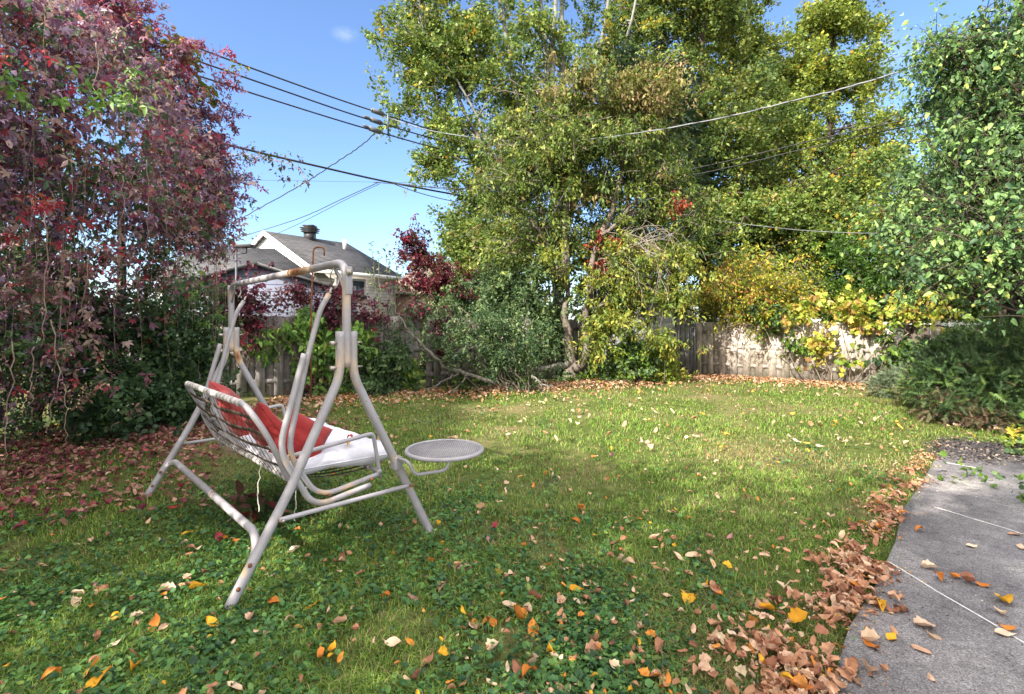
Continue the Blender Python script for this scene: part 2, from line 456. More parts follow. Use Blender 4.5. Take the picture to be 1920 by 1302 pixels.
tubes('tray_support', [([np.array([cx-.2, cy-.05, cz-.02]), np.array([cx+.2, cy+.05, cz-.02])], .008), ([np.array([cx-.06, cy+.2, cz-.02]), np.array([cx+.06, cy-.2, cz-.02])], .008)], STEEL, sw, 8, attr=RF)
# scrap of netting caught on the rear foot
# ---------------------------------------------------------------- the hanging bench
STRAP = mat_simple('brown_strap', (.07, .055, .045), (.16, .125, .10), 30, .85, .3, .1)
WRAP = mat_simple('strap_wrap', (.36, .33, .30), (.58, .54, .52), 20, .7, .25, .2)
be = thing('swing_bench', 'hanging steel bench of the swing with dark straps across its tilted back', 'swing bench', tuple(S(1.05, .6, .4)))
RS = rust([(S(.2, .37, .66), .05, .5), (S(.2, .58, .37), .06, .5), (S(.2, .75, .38), .05, .4), (S(1.88, .5, .4), .06, .4), (S(.2, .62, 1.68), .04, .45), (S(1.88, .58, 1.66), .04, .4)], .07)
def btube(name, pts, r_, bend=.1, **k): return tube(name, pts, r_, be, bend, rf=RS, **k)
for a, sd in ((.2, 1), (1.88, -1)):
    btube('hanger_tube', [S(a, .632, 1.665), S(a, .575, 1.57), S(a, .50, 1.302), S(a, .37, .70), S(a, .56, .385), S(a, .98, .438)], .0165, bend=.12)
    btube('outer_hanger', [S(a-.038*sd, .458, 1.294), S(a-.038*sd, .306, .735), S(a-.038*sd, .515, .345), S(a-.038*sd, .90, .392)], .0185, bend=.11)
    tubes('hook_eye', [([S(a, .628, 1.66), S(a, .65, 1.705)], .008), ([S(a-.02, .636, 1.675), S(a+.02, .636, 1.675)], .006)], BOLT, be, 8)
    btube('armrest', [S(a+.02*sd, .365, .668), S(a+.02*sd, .955, .722), S(a+.02*sd, 1.01, .405)], .0135, bend=.035)
    for b, z in ((.365, .668), (.62, .39), (.92, .425), (.47, .47)):
        tubes('bolt', [([S(a-.022*sd, b, z), S(a-.034*sd, b, z)], .010)], RUSTY if b > .6 else BOLT, be, 8)
# back frame: top rail with rounded corners down to the rear rail
zt, bt, zb, bb = 1.0, .17, .515, .405
back = [S(.27, .46, .45), S(.27, bb, zb), S(.27, .285, .80), S(.30, bt, zt), S(1.78, bt, zt), S(1.81, .285, .80), S(1.81, bb, zb), S(1.81, .46, .45)]
btube('back_frame', back, .0175, bend=.1)
btube('back_support', [S(1.06, bt, zt), S(1.06, .19, .93), S(1.06, .29, .66), S(1.06, .46, .50), S(1.06, .62, .42), S(1.06, .97, .45)], .0155, bend=.1)
btube('seat_rail', [S(.2, .42, .51), S(1.88, .42, .51)], .0155)
btube('seat_rail', [S(.2, 1.0, .452), S(1.88, 1.0, .452)], .0155)
# wraps of the straps around the rails
wr = [([S(a, bt, zt), S(a+.040, bt, zt)], .0215) for a in np.arange(.40, 1.72, .078)]
tubes('strap_wrap', wr, WRAP, be, 14)
wr = [([S(a, .42, .51), S(a+.036, .42, .51)], .0195) for a in np.arange(.34, 1.78, .078)]
tubes('strap_wrap', wr, WRAP, be, 14)
wr = [([S(a, 1.0, .452), S(a+.036, 1.0, .452)], .0195) for a in np.arange(.34, 1.78, .078)]
tubes('strap_wrap', wr, WRAP, be, 14)
def ribbon(name, pts, w, wd, th, mat, parent):
    """flat strap through pts, width w along wd"""
    b = MB(); wd = norm(np.array(wd, float))
    for p, q in zip(pts[:-1], pts[1:]):
        d = q-p; L = np.linalg.norm(d); d = d/L
        b.box((p+q)/2, (L+.002, w, th), ux=d, uy=wd, uz=norm(np.cross(d, wd)))
    return b.build(name, mat, parent)
r_ = rng(5)
def backpt(a, t, off=0):   # t 0 top .. 1 bottom, sagging out backwards (towards the viewer)
    b = bt+(bb-bt)*t; z = zt+(zb-zt)*t
    sag = .035*math.sin(math.pi*min(max((a-.27)/1.54, 0), 1))*math.sin(math.pi*t)+off
    return S(a, b-sag*.85, z-sag*.4)
for k, t in enumerate((.17, .37, .58, .80)):
    ribbon('cross_strap', [backpt(a, t+.012*math.sin(a*9+k), .006) for a in np.linspace(.285, 1.795, 16)], .026, backpt(1, t+.1)-backpt(1, t), .0025, STRAP, be)
for a in np.arange(.40, 1.74, .078):
    ribbon('back_strap', [backpt(a+.01*r_.normal()*0+.005*math.sin(t*7+a*5), t, 0) for t in np.linspace(.02, 1, 8)], .009, (*SU, 0), .002, STRAP, be)
for a in np.arange(.36, 1.78, .078):
    ribbon('seat_strap', [S(a, b, .51-(b-.42)*.1-.03*math.sin(math.pi*(b-.42)/.58)) for b in np.linspace(.42, 1.0, 6)], .03, (*SU, 0), .002, STRAP, be)
# loose cords hanging below the rear rail
CORD = mat_simple('pale_cord', (.45, .43, .36), (.62, .6, .52), 40, .8, .1, .1)
tubes('loose_cord', [(spine([S(.72, .40, .53), S(.73, .38, .42), S(.71, .37, .33), S(.75, .385, .36), S(.73, .38, .27), S(.69, .37, .21)], 18, .003, 3), .0035)], CORD, be, 6)
tubes('loose_cord', [(spine([S(.40, .50, .40), S(.40, .5, .30), S(.42, .5, .25), S(.40, .49, .20)], 12, .004, 4), .003)], CORD, be, 6)
# ---------------------------------------------------------------- cushions
def mat_cloth(name, c1, c2, sc_=7, stain=None):
    m, nt, b = newmat(name); v = coord(nt)
    c = ramp(nt, noise(nt, v, sc_, 5), [(.3, c1), (.72, c2)])
    if stain:
        s = ramp(nt, noise(nt, v, 4.3, 4, .7), [(.62, (0, 0, 0)), (.75, (1, 1, 1))]); c = mix(nt, s, c, stain)
    nt.links.new(c, b.inputs['Base Color']); b.inputs['Roughness'].default_value = .9
    b.inputs['Specular IOR Level'].default_value = .12; b.inputs['Sheen Weight'].default_value = .15
    w = nt.nodes.new('ShaderNodeTexNoise'); w.inputs['Scale'].default_value = 16; w.inputs['Detail'].default_value = 3; w.inputs['Distortion'].default_value = 1.2
    nt.links.new(v, w.inputs['Vector'])
    bump(nt, b, w.outputs['Fac'], .55, .012)
    return m
RED = mat_cloth('red_canvas', (.22, .018, .02), (.34, .04, .036), 6)
WHITE = mat_cloth('white_cotton', (.44, .43, .48), (.60, .59, .64), 4, (.36, .33, .31))
def vnoise(P, f, seed):
    """cheap smooth 3d noise from sines"""
    r = rng(seed); o = 0
    for i in range(6):
        k = norm(r.normal(size=3))*f*(1+.5*i); o = o+np.sin(P@k+r.random()*6.28)/(1+.5*i)
    return o/3
def pillow(name, c, ex, ey, th, w, h, mat, seed, power=2.2, box=0, parent=None, wrinkle=.008, sag=0):
    """c centre; ex,ey in-plane unit axes; th thickness"""
    ex, ey = norm(np.array(ex, float)), np.array(ey, float); ey = norm(ey-ex*np.dot(ex, ey)); ez = np.cross(ex, ey)
    n = 34; g = np.linspace(-1, 1, n); U, Vv = np.meshgrid(g, g, indexing='ij')
    hgt = ((1-abs(U)**power).clip(0)*(1-abs(Vv)**power).clip(0))**(.5 if not box else .22)
    pin = 1-.10*(1-U**2)*abs(Vv)**3; pin2 = 1-.10*(1-Vv**2)*abs(U)**3
    if box: pin = pin2 = 1
    out = []
    for s in (1, -1):
        X = U*w/2*pin2; Y = Vv*h/2*pin; Z = s*th/2*hgt
        P = X[..., None]*ex+Y[..., None]*ey
        P0 = np.stack([U*w/2, Vv*h/2, Z], -1).reshape(-1, 3)
        dz = (vnoise(P0, 14, seed)*wrinkle+vnoise(P0, 32, seed+1)*wrinkle*.5).reshape(n, n)*(hgt > 0)
        P = P+(Z+dz*(.4+hgt))[..., None]*ez
        P = P-np.array([0, 0, 1.])*(sag*(U**2*0+(1-U**2)*(1-Vv**2)))[..., None]
        out.append(P.reshape(-1, 3)+c)
    V = np.vstack(out); i, j = np.meshgrid(np.arange(n-1), np.arange(n-1), indexing='ij'); i = i.ravel(); j = j.ravel()
    Q = np.stack([i*n+j, (i+1)*n+j, (i+1)*n+j+1, i*n+j+1], -1)
    me = mesh_np(name, V, [Q, Q[:, ::-1]+n*n], smooth=True)
    import bmesh
    bm = bmesh.new(); bm.from_mesh(me); bmesh.ops.remove_doubles(bm, verts=bm.verts, dist=.0006); bm.to_mesh(me); bm.free()
    o = link(name, me, mat, parent)
    # piped seam
    t = [(-1, -1), (1, -1), (1, 1), (-1, 1), (-1, -1)]; path = []
    for (x0, y0), (x1, y1) in zip(t[:-1], t[1:]):
        for q in np.linspace(0, 1, 12)[:-1]:
            x, y = x0+(x1-x0)*q, y0+(y1-y0)*q
            if box: px_, py_ = x*w/2, y*h/2
            else: px_ = x*w/2*(1-.10*(1-y*y)*abs(x)**3); py_ = y*h/2*(1-.10*(1-x*x)*abs(y)**3)
            path.append(c+ex*px_+ey*py_)
    path.append(path[0])
    tubes('seam', [(np.array(path), .0035)], mat, o, 6, caps=False)
    return o
U3 = np.array([*SU, 0]); V3 = np.array([*SV, 0]); Z3 = np.array([0, 0, 1.])
seat_d = norm(S(0, 1, .47)-S(0, .42, .54))
cush = pillow('seat_cushion', S(1.02, .78, .555), U3, V3*1+Z3*-.03, .14, 1.52, .76, WHITE, 3, 5, 1, wrinkle=.017)
tag(cush, 'long white cotton seat cushion lying along the swing bench', 'cushion')
backd = norm(S(0, bt, zt)-S(0, bb, zb))
p = pillow('throw_pillow', S(.42, .55, .71), V3*.80-Z3*.55-U3*.1, V3*.55+Z3*.80+U3*.35, .16, .33, .32, RED, 11, 2.2, wrinkle=.015)
tag(p, 'red pillow nearest the viewer, slumped in the corner of the white seat', 'pillow', group='red pillows on the swing')
p = pillow('throw_pillow', S(.80, .45, .745), U3*.95-Z3*.30, backd*.9-U3*.3, .17, .38, .36, RED, 12, 2.2, wrinkle=.015)
tag(p, 'middle red pillow leaning against the strapped back', 'pillow', group='red pillows on the swing')
p = pillow('throw_pillow', S(1.40, .385, .80), U3+Z3*.16, backd-U3*.1, .17, .42, .44, RED, 13, 2.2, wrinkle=.015)
tag(p, 'red pillow farthest from the viewer, its top rising above the back rail', 'pillow', group='red pillows on the swing')
# ================================================================ BUILDINGS, FENCES, WIRES
def planar(nt, ax, sx=1, sz=1):
    """vector (distance along horizontal axis ax, height, 0)"""
    o = coord(nt); dp = nt.nodes.new('ShaderNodeVectorMath'); dp.operation = 'DOT_PRODUCT'
    nt.links.new(o, dp.inputs[0]); dp.inputs[1].default_value = (ax[0]*sx, ax[1]*sx, 0)
    sp = nt.nodes.new('ShaderNodeSeparateXYZ'); nt.links.new(o, sp.inputs[0])
    ml = nt.nodes.new('ShaderNodeMath'); ml.operation = 'MULTIPLY'; ml.inputs[1].default_value = sz
    nt.links.new(sp.outputs['Z'], ml.inputs[0])
    cb = nt.nodes.new('ShaderNodeCombineXYZ'); nt.links.new(dp.outputs['Value'], cb.inputs[0]); nt.links.new(ml.outputs[0], cb.inputs[1])
    return cb.outputs[0]
def mat_shingle(name, ax, c1, c2, row=.14, slope=2.0, mortar=(.03, .03, .03)):
    m, nt, b = newmat(name); v = planar(nt, ax, 1, slope)
    br = nt.nodes.new('ShaderNodeTexBrick'); nt.links.new(v, br.inputs['Vector'])
    br.inputs['Color1'].default_value = (*c1, 1); br.inputs['Color2'].default_value = (*c2, 1); br.inputs['Mortar'].default_value = (*mortar, 1)
    br.inputs['Scale'].default_value = 1; br.inputs['Brick Width'].default_value = .3; br.inputs['Row Height'].default_value = row
    br.inputs['Mortar Size'].default_value = .012; br.inputs['Bias'].default_value = 0
    n = ramp(nt, noise(nt, coord(nt), 1.5, 6), [(.3, (.75, .75, .75)), (.7, (1.25, 1.22, 1.2))])
    nt.links.new(mix(nt, 1.0, br.outputs['Color'], n, 'MULTIPLY'), b.inputs['Base Color']); b.inputs['Roughness'].default_value = .95
    bump(nt, b, br.outputs['Fac'], -.5, .01)
    return m
def mat_siding(name, c, row=.12, dark=(.4, .4, .42), ax=(1, 0)):
    m, nt, b = newmat(name); v = planar(nt, ax)
    br = nt.nodes.new('ShaderNodeTexBrick'); nt.links.new(v, br.inputs['Vector'])
    br.inputs['Color1'].default_value = (*c, 1); br.inputs['Color2'].default_value = (*[q*.95 for q in c], 1); br.inputs['Mortar'].default_value = (*[q*k for q, k in zip(c, dark)], 1)
    br.inputs['Brick Width'].default_value = 3.6; br.inputs['Row Height'].default_value = row; br.inputs['Mortar Size'].default_value = .011; br.inputs['Scale'].default_value = 1
    n = ramp(nt, noise(nt, coord(nt), 2.5, 5), [(.3, (.85, .85, .85)), (.7, (1.05, 1.05, 1.05))])
    nt.links.new(mix(nt, 1.0, br.outputs['Color'], n, 'MULTIPLY'), b.inputs['Base Color']); b.inputs['Roughness'].default_value = .7
    bump(nt, b, br.outputs['Fac'], -.4, .01); return m
def mat_boards(name, tint=(1, 1, 1)):
    m, nt, b = newmat(name)
    at = nt.nodes.new('ShaderNodeAttribute'); at.attribute_name = 'col'
    v = coord(nt, 'Object', (1, 1, .05)); g = ramp(nt, noise(nt, v, 42, 6, .7, .4), [(.25, (.42, .40, .38)), (.5, (.9, .88, .86)), (.75, (1.25, 1.22, 1.18))])
    c = mix(nt, 1.0, at.outputs['Color'], g, 'MULTIPLY')
    k = ramp(nt, noise(nt, coord(nt), 3, 5, .7), [(.35, (.5, .49, .46)), (.6, (1.05, 1.05, 1.05))]); c = mix(nt, 1.0, c, k, 'MULTIPLY')
    nt.links.new(c, b.inputs['Base Color']); b.inputs['Roughness'].default_value = .9; b.inputs['Specular IOR Level'].default_value = .1
    bump(nt, b, noise(nt, v, 60), .5, .006); return m
WOOD = mat_boards('weathered_boards')
WHITEP = mat_simple('white_paint', (.68, .68, .68), (.8, .8, .8), 3, .5, .05)
GLASS = mat_simple('window_glass', (.03, .04, .05), (.07, .08, .1), 1, .08, 0, .8)
DKMETAL = mat_simple('dark_metal', (.02, .02, .022), (.05, .05, .055), 10, .5, .1, .4)
GREYMETAL = mat_simple('grey_metal', (.05, .055, .065), (.11, .115, .13), 10, .45, .1, .5)

def fence(name, label, p0, p1, h, seed, base=(.30, .27, .245), cap=False, bw=.14, gap=.02, off=.035, group=None):
    p0, p1 = np.array(p0, float), np.array(p1, float); L = np.linalg.norm(p1-p0); d = (p1-p0)/L; n = np.array([-d[1], d[0]])
    if n[1] > 0: n = -n         # towards the garden
    r = rng(seed); t = thing(name, label, 'fence', (*((p0+p1)/2), 0), group)
    ux, uy = (*d, 0), (*n, 0)
    N = int(L/(bw+gap)); B = MB(); cols = []
    for i in range(N):
        s = (i+.5)*(bw+gap); o = off if i % 2 else -off*.2; dh = r.normal()*.012; tl = r.normal()*.006
        c = p0+d*s+n*o
        B.box((*c, (h+dh)/2+.02), (bw+(.03 if i % 2 else 0), .017, h+dh), ux=norm(np.array([d[0], d[1], tl])), uy=uy, uz=norm(np.array([-d[0]*tl, -d[1]*tl, 1])))
        k = .72+.45*r.random(); cols += [[base[0]*k, base[1]*k*(.98+.04*r.random()), base[2]*k*(.94+.1*r.random())]]*8
    me = mesh_np('boards', np.array(B.V), [np.array(f) for f in B.F.values()], col=np.array(cols)); link('boards', me, WOOD, t)
    for z in (.30, h*.55, h-.22):
        b = MB(); c = (p0+p1)/2+n*(off*.4); b.box((*c, z), (L, .03, .085), ux, uy)
        me = mesh_np('rail', np.array(b.V), [np.array(f) for f in b.F.values()], col=np.tile(np.array(base)*.8, (8, 1))); link('rail', me, WOOD, t)
    for s in np.arange(.1, L, 2.3):
        b = MB(); c = p0+d*s-n*.06; b.box((*c, (h+.03)/2), (.09, .09, h+.03), ux, uy)
        me = mesh_np('post', np.array(b.V), [np.array(f) for f in b.F.values()], col=np.tile(np.array(base)*.85, (8, 1))); link('post', me, WOOD, t)
    if cap:
        b = MB(); c = (p0+p1)/2+n*.01; b.box((*c, h+.045), (L, .12, .03), ux, uy); b.build('cap_rail', WHITEP, t)
    return t
fence('board_fence', 'shaded grey board fence half hidden by creeper behind the swing', (-6.9, 9.0), (-1.96, 10.95), 1.55, 1, (.25, .235, .235))
fence('board_fence', 'weathered board fence behind the fallen-branch shrub and the forked tree', (-1.9, 11.05), (2.5, 13.9), 1.5, 2, (.24, .22, .21), gap=.035)
fence('board_fence', 'sunlit pale board fence at the far right end of the lawn', (4.98, 14.05), (8.75, 11.36), 1.42, 3, (.58, .52, .46), gap=.012)
fence('board_fence', 'dark board fence with a white cap rail behind the juniper bushes', (8.83, 11.36), (13.6, 8.4), 1.36, 4, (.17, .14, .12), cap=True)

# ---- gabled house beyond the left fence
RA = np.array([.57, .82]); RP = np.array([.82, -.57])
def hp(al, pe, z): q = np.array([-10.7, 22.0])+RA*al+RP*pe; return np.array([q[0], q[1], z])
SH = mat_shingle('roof_shingles', (.57, .82), (.034, .034, .038), (.062, .06, .065))
SH2 = mat_shingle('side_shingles', (.82, -.57), (.15, .15, .158), (.24, .235, .245))
SIDW = mat_siding('white_siding', (.70, .69, .68), .12, ax=(.82, -.57))
SIDG = mat_siding('beige_siding', (.46, .43, .39), .14, ax=(.57, .82))
hs = thing('gabled_house', 'grey shingled house with white gable and black roof vent beyond the left fence', 'house', tuple(hp(2, 0, 0)))
zr, ze, w_, Lr, Le = 5.37, 3.48, 3.7, 4.15, 4.6
b = MB(); th = np.array([0, 0, -.12])
b.prism([hp(-.15, 0, zr), hp(-.15, w_, ze), hp(Le, w_, ze), hp(Lr, 0, zr)], th); b.prism([hp(-.15, 0, zr), hp(Lr, 0, zr), hp(Le, -w_, ze), hp(-.15, -w_, ze)], th)
b.prism([hp(Lr, 0, zr), hp(Le, w_, ze), hp(Le+.3, 0, ze), hp(Le, -w_, ze)], th*.5)
rf = b.build('roof', SH, hs)
b = MB(); b.prism([hp(0, -w_+.3, 0), hp(0, w_-.3, 0), hp(0, w_-.3, ze), hp(0, 0, zr-.13), hp(0, -w_+.3, ze)], (*(RA*.15), 0)); b.build('gable_wall', SIDW, hs)
b = MB(); b.prism([hp(.16, w_-.3, 0), hp(Le-.3, w_-.3, 0), hp(Le-.3, w_-.3, ze+.1), hp(.16, w_-.3, ze+.1)], (*(-RP*.15), 0)); b.build('wall', SIDG, hs)
b = MB(); b.prism([hp(Le-.3, w_-.3, 0), hp(Le-.3, -w_+.3, 0), hp(Le-.3, -w_+.3, ze), hp(Le-.3, w_-.3, ze)], (*(-RA*.15), 0)); b.build('end_wall', SIDG, hs)
b = MB(); b.prism([hp(-.2, 0, zr+.02), hp(-.2, w_+.03, ze+.02), hp(-.2, w_+.03, ze-.2), hp(-.2, 0, zr-.2)], (*(RA*.04), 0)); b.prism([hp(-.2, 0, zr+.02), hp(-.2, -w_-.03, ze+.02), hp(-.2, -w_-.03, ze-.2), hp(-.2, 0, zr-.2)], (*(RA*.04), 0)); b.build('fascia', WHITEP, hs)
b = MB(); b.prism([hp(-.15, w_+.01, ze+.02), hp(Le, w_+.01, ze+.02), hp(Le, w_+.12, ze+.02), hp(-.15, w_+.12, ze+.02)], (0, 0, -.15)); b.build('gutter', WHITEP, hs)
for al in (1.2,):
    b = MB(); c = hp(al+.6, w_-.285, 2.75); b.box(c, (1.5, .05, 1.05), ux=(*RA, 0), uy=(*RP, 0)); wf = b.build('window', WHITEP, hs)
    b = MB()
    for s in (-1, 1): b.box(c+np.array([*(RA*.36*s+RP*.03), 0]), (.6, .02, .85), ux=(*RA, 0), uy=(*RP, 0))
    b.build('pane', GLASS, wf)
# chimney vent with louvres on the back slope side of the ridge
cc = hp(2.0, .12, 5.2)
b = MB(); b.box(cc+np.array([0, 0, .2]), (.42, .42, .55)); 
for k, s in enumerate((.62, .66, .7)): b.box(cc+np.array([0, 0, .40+.085*k]), (s, s, .035))
b.box(cc+np.array([0, 0, .68]), (.5, .5, .06)); ch = b.build('roof_vent', DKMETAL, rf)
tubes('vent_pipe', [([hp(3.35, .9, 4.85), hp(3.35, .9, 5.35)], .085)], WHITEP, rf, 12)

# ---- lower wing to the left
wg = thing('grey_roofed_bungalow', 'low bungalow with plain grey shingle roof left of the white gable', 'house', (-11.5, 19.5, 0))
b = MB(); b.prism([(-12.2, 19.6, 4.28), (-9.25, 19.6, 4.28), (-6.9, 17.6, 3.0), (-13, 17.6, 3.0)], (0, 0, -.1)); b.prism([(-12.2, 19.6, 4.28), (-13, 21.6, 3.0), (-8.6, 21.6, 3.0), (-9.25, 19.6, 4.28)], (0, 0, -.1)); b.build('roof', mat_shingle('bungalow_shingles', (1, 0), (.05, .05, .055), (.09, .088, .093)), wg)
b = MB(); b.box((-10.4, 19.7, 1.5), (4.6, 3.3, 3.0)); b.build('wall', SIDG, wg)
# ---- small shed with bluish siding, right behind the fence, overgrown
BLUE = mat_siding('bluish_siding', (.19, .205, .27), .15, (.35, .35, .4), ax=(.93, .37))
sd = thing('garden_shed', 'low shed with pale bluish siding overgrown by red creeper behind the swing', 'shed', (-4.9, 11.2, 0))
E1 = np.array([.93, .37]); c0 = np.array([-5.35, 10.6]); Nn = np.array([-.37, .93])
def sp(a, b, z): q = c0+E1*a+Nn*b; return np.array([q[0], q[1], z])
b = MB(); b.prism([sp(-1.7, 0, 0), sp(2.0, 0, 0), sp(2.0, 0, 2.02), sp(0, 0, 2.62), sp(-1.7, 0, 2.12)], (*(Nn*2.2), 0)); b.build('wall', BLUE, sd)
b = MB(); b.prism([sp(0, -.15, 2.70), sp(2.2, -.15, 2.03), sp(2.2, 2.4, 2.03), sp(0, 2.4, 2.70)], (0, 0, -.06)); b.prism([sp(0, -.15, 2.70), sp(0, 2.4, 2.70), sp(-1.9, 2.4, 2.12), sp(-1.9, -.15, 2.12)], (0, 0, -.06)); b.build('roof', DKMETAL, sd)
# ---- floodlight post and bent pipe
q = W(443, 560, 9.8)
fl = thing('floodlight_post', 'thin metal post with a flat floodlight in front of the bungalow roof', 'floodlight', (q[0], q[1], 0))
tubes('pole', [([(q[0], q[1], 0), (q[0], q[1], 1.5+128/F*9.8)], .022), ([(q[0]-.10, q[1], 1.5+124/F*9.8), (q[0]+.2, q[1], 1.5+125/F*9.8)], .012), ([(q[0]+.2, q[1], 1.5+125/F*9.8), (q[0]+.2, q[1], 1.5+136/F*9.8)], .012)], GREYMETAL, fl, 8)
b = MB(); b.box((q[0]+.13, q[1], 1.5+138/F*9.8), (.40, .2, .06), ux=(1, 0, .02)); b.build('lamp_head', DKMETAL, fl, .01)
q = W(588, 540, 9.4)
tag(tubes('bent_pipe', [(smooth_path([(q[0]-.05, q[1], 0), (q[0]-.04, q[1], 1.9), (q[0], q[1], 1.5+136/F*9.4), (q[0]+.20, q[1], 1.5+136/F*9.4), (q[0]+.2, q[1], 1.5+120/F*9.4)], bend=.08), .016)], RUSTY, None, 8), 'rusty cane-shaped pipe rising above the swing top bar', 'pipe')
# ---- brown roofed house far behind, mostly hidden
b2 = thing('brick_house', 'distant brick house with brown hip roof glimpsed behind the red creeper tree', 'house', (-2.8, 27, 0))
BRK = mat_shingle('pink_brick', (1, 0), (.50, .24, .17), (.58, .32, .24), .08, 1.0, (.5, .45, .4))
RB = mat_shingle('brown_shingles', (1, 0), (.20, .14, .11), (.28, .21, .17))
b = MB(); b.box((-2.6, 27.5, 1.4), (7.5, 5, 2.8)); b.build('wall', BRK, b2)
b = MB(); zz = 2.8; b.prism([(-6.9, 24.7, zz), (1.6, 24.7, zz), (-.8, 27.5, 4.7), (-4.4, 27.5, 4.7)], (0, 0, -.1)); b.prism([(-6.9, 24.7, zz), (-4.4, 27.5, 4.7), (-6.9, 30.3, zz)], (0, 0, -.1)); b.prism([(1.6, 24.7, zz), (1.6, 30.3, zz), (-.8, 27.5, 4.7)], (0, 0, -.1)); b.build('roof', RB, b2)
# ---- grey shed at the corner of the lawn
sh = thing('garden_shed', 'grey wooden shed under the forked tree at the corner of the fences', 'shed', (3.6, 13.9, 0))
SIDP = mat_siding('pale_siding', (.24, .245, .25), .16, ax=(1, 0))
b = MB(); b.prism([(2.55, 13.35, 0), (4.30, 13.35, 0), (4.30, 13.35, 1.85), (3.4, 13.35, 2.3), (2.55, 13.35, 1.9)], (0, 2.0, 0)); b.build('wall', SIDP, sh)
fB = MB(); cols = []
for i in range(4):
    fB.box((4.39+i*.125, 13.34, .8), (.115, .03, 1.56)); cols += [[.13-.02*(i % 2)]*3]*8
me = mesh_np('corner_boards', np.array(fB.V), [np.array(f) for f in fB.F.values()], col=np.array(cols)); link('corner_boards', me, WOOD, sh)
b = MB(); b.box((4.83, 13.33, .76), (.05, .05, 1.5)); b.build('corner_trim', GREYMETAL, sh)
b = MB(); b.prism([(3.4, 13.15, 2.42), (4.98, 13.15, 1.52), (4.98, 15.5, 1.52), (3.4, 15.5, 2.42)], (0, 0, -.05)); b.prism([(3.4, 13.15, 2.42), (3.4, 15.5, 2.42), (2.2, 15.5, 1.8), (2.2, 13.15, 1.8)], (0, 0, -.05)); b.build('roof', mat_simple('old_roof', (.09, .09, .095), (.2, .2, .2), 6, .9, .4), sh)
b = MB(); b.prism([(3.4, 13.12, 2.40), (5.0, 13.12, 1.49), (5.0, 13.12, 1.43), (3.4, 13.12, 2.33)], (0, .025, 0)); b.build('fascia', GREYMETAL, sh)
tubes('downpipe', [([(4.99, 13.14, 1.47), (5.04, 13.16, 1.12)], .018)], GREYMETAL, sh, 8)
# ---- white garage beyond the right fence
gr = thing('white_garage', 'low white garage glimpsed above the pale fence through yellow vine leaves', 'garage', (13.5, 17.5, 0))
b = MB(); b.box((13.2, 18.0, .95), (8.6, 3, 1.9)); b.build('wall', WHITEP, gr)
b = MB(); b.prism([(8.6, 16.2, 1.88), (17.8, 16.2, 1.88), (17.8, 18, 2.7), (8.6, 18, 2.7)], (0, 0, .06)); b.build('roof', mat_simple('garage_roof', (.2, .15, .12), (.3, .24, .2), 4, .9, .2), gr)

# ---------------------------------------------------------------- overhead wires
WIRE = mat_simple('black_cable', (.012, .012, .014), (.03, .03, .032), 5, .6, 0, .3)
WIREG = mat_simple('grey_cable', (.10, .105, .12), (.22, .225, .24), 5, .5, 0, .4)
def wpt(px, py, z): return W(px, py, (z-H)*F/(600-py))
def wire(name, pts, r_, label, group=None, mat=WIRE, n=40, cat='cable', wav=0, seed=1):
    P = spine(pts, n, wav, seed); o = tubes(name, [(P, r_)], mat, None, 6)
    return tag(o, label, cat, group)
sl = [(708, 211), (705, 228), (703, 245)]
for (pts, z, lab) in (([(150, -8), (310, 66), (510, 142), (708, 211), (900, 268), (1150, 318)], 8.0, 'uppermost of the three parallel power lines crossing the sky'),
                      ([(150, 32), (330, 100), (510, 163), (706, 229), (900, 282), (1150, 332)], 7.7, 'middle one of the three parallel power lines crossing the sky'),
                      ([(150, 76), (370, 142), (510, 187), (703, 246), (900, 298), (1150, 348)], 7.4, 'lowest of the three parallel power lines crossing the sky')):
    wire('power_line', [wpt(x, y, z) for x, y in pts], .021, lab, 'three parallel power lines')
for i, ((x, y), z) in enumerate(zip(sl, (8.0, 7.7, 7.4))):
    a_, b_ = wpt(x-10, y-4, z), wpt(x+9, y+3, z)
    o = thing('wire_splice', ('uppermost', 'middle', 'lowest')[i]+' grey splice sleeve on the three power lines', 'splice', tuple(wpt(x, y, z)), 'grey splice sleeves on the power lines')
    tubes('sleeve', [([a_, b_], .075)], GREYMETAL, o, 10)
    tubes('end_cap', [([b_, b_+(b_-a_)*.15], .05), ([a_-(b_-a_)*.12, a_], .045)], GREYMETAL, o, 8)
    if i: tubes('tap_clamp', [([a_-(b_-a_)*.6+np.array([0, 0, .03]), a_-(b_-a_)*.1+np.array([0, 0, .0])], .04)], GREYMETAL, o, 8)
tag(tubes('line_spacer', [([wpt(727, 213, 8.0), wpt(728, 233, 7.7), wpt(728, 256, 7.35)], .03)], GREYMETAL, None, 8), 'short vertical spacer bar joining the three power lines', 'spacer bar')
for zz_, (x0, x1) in ((0, (0, 1)),):
    pass
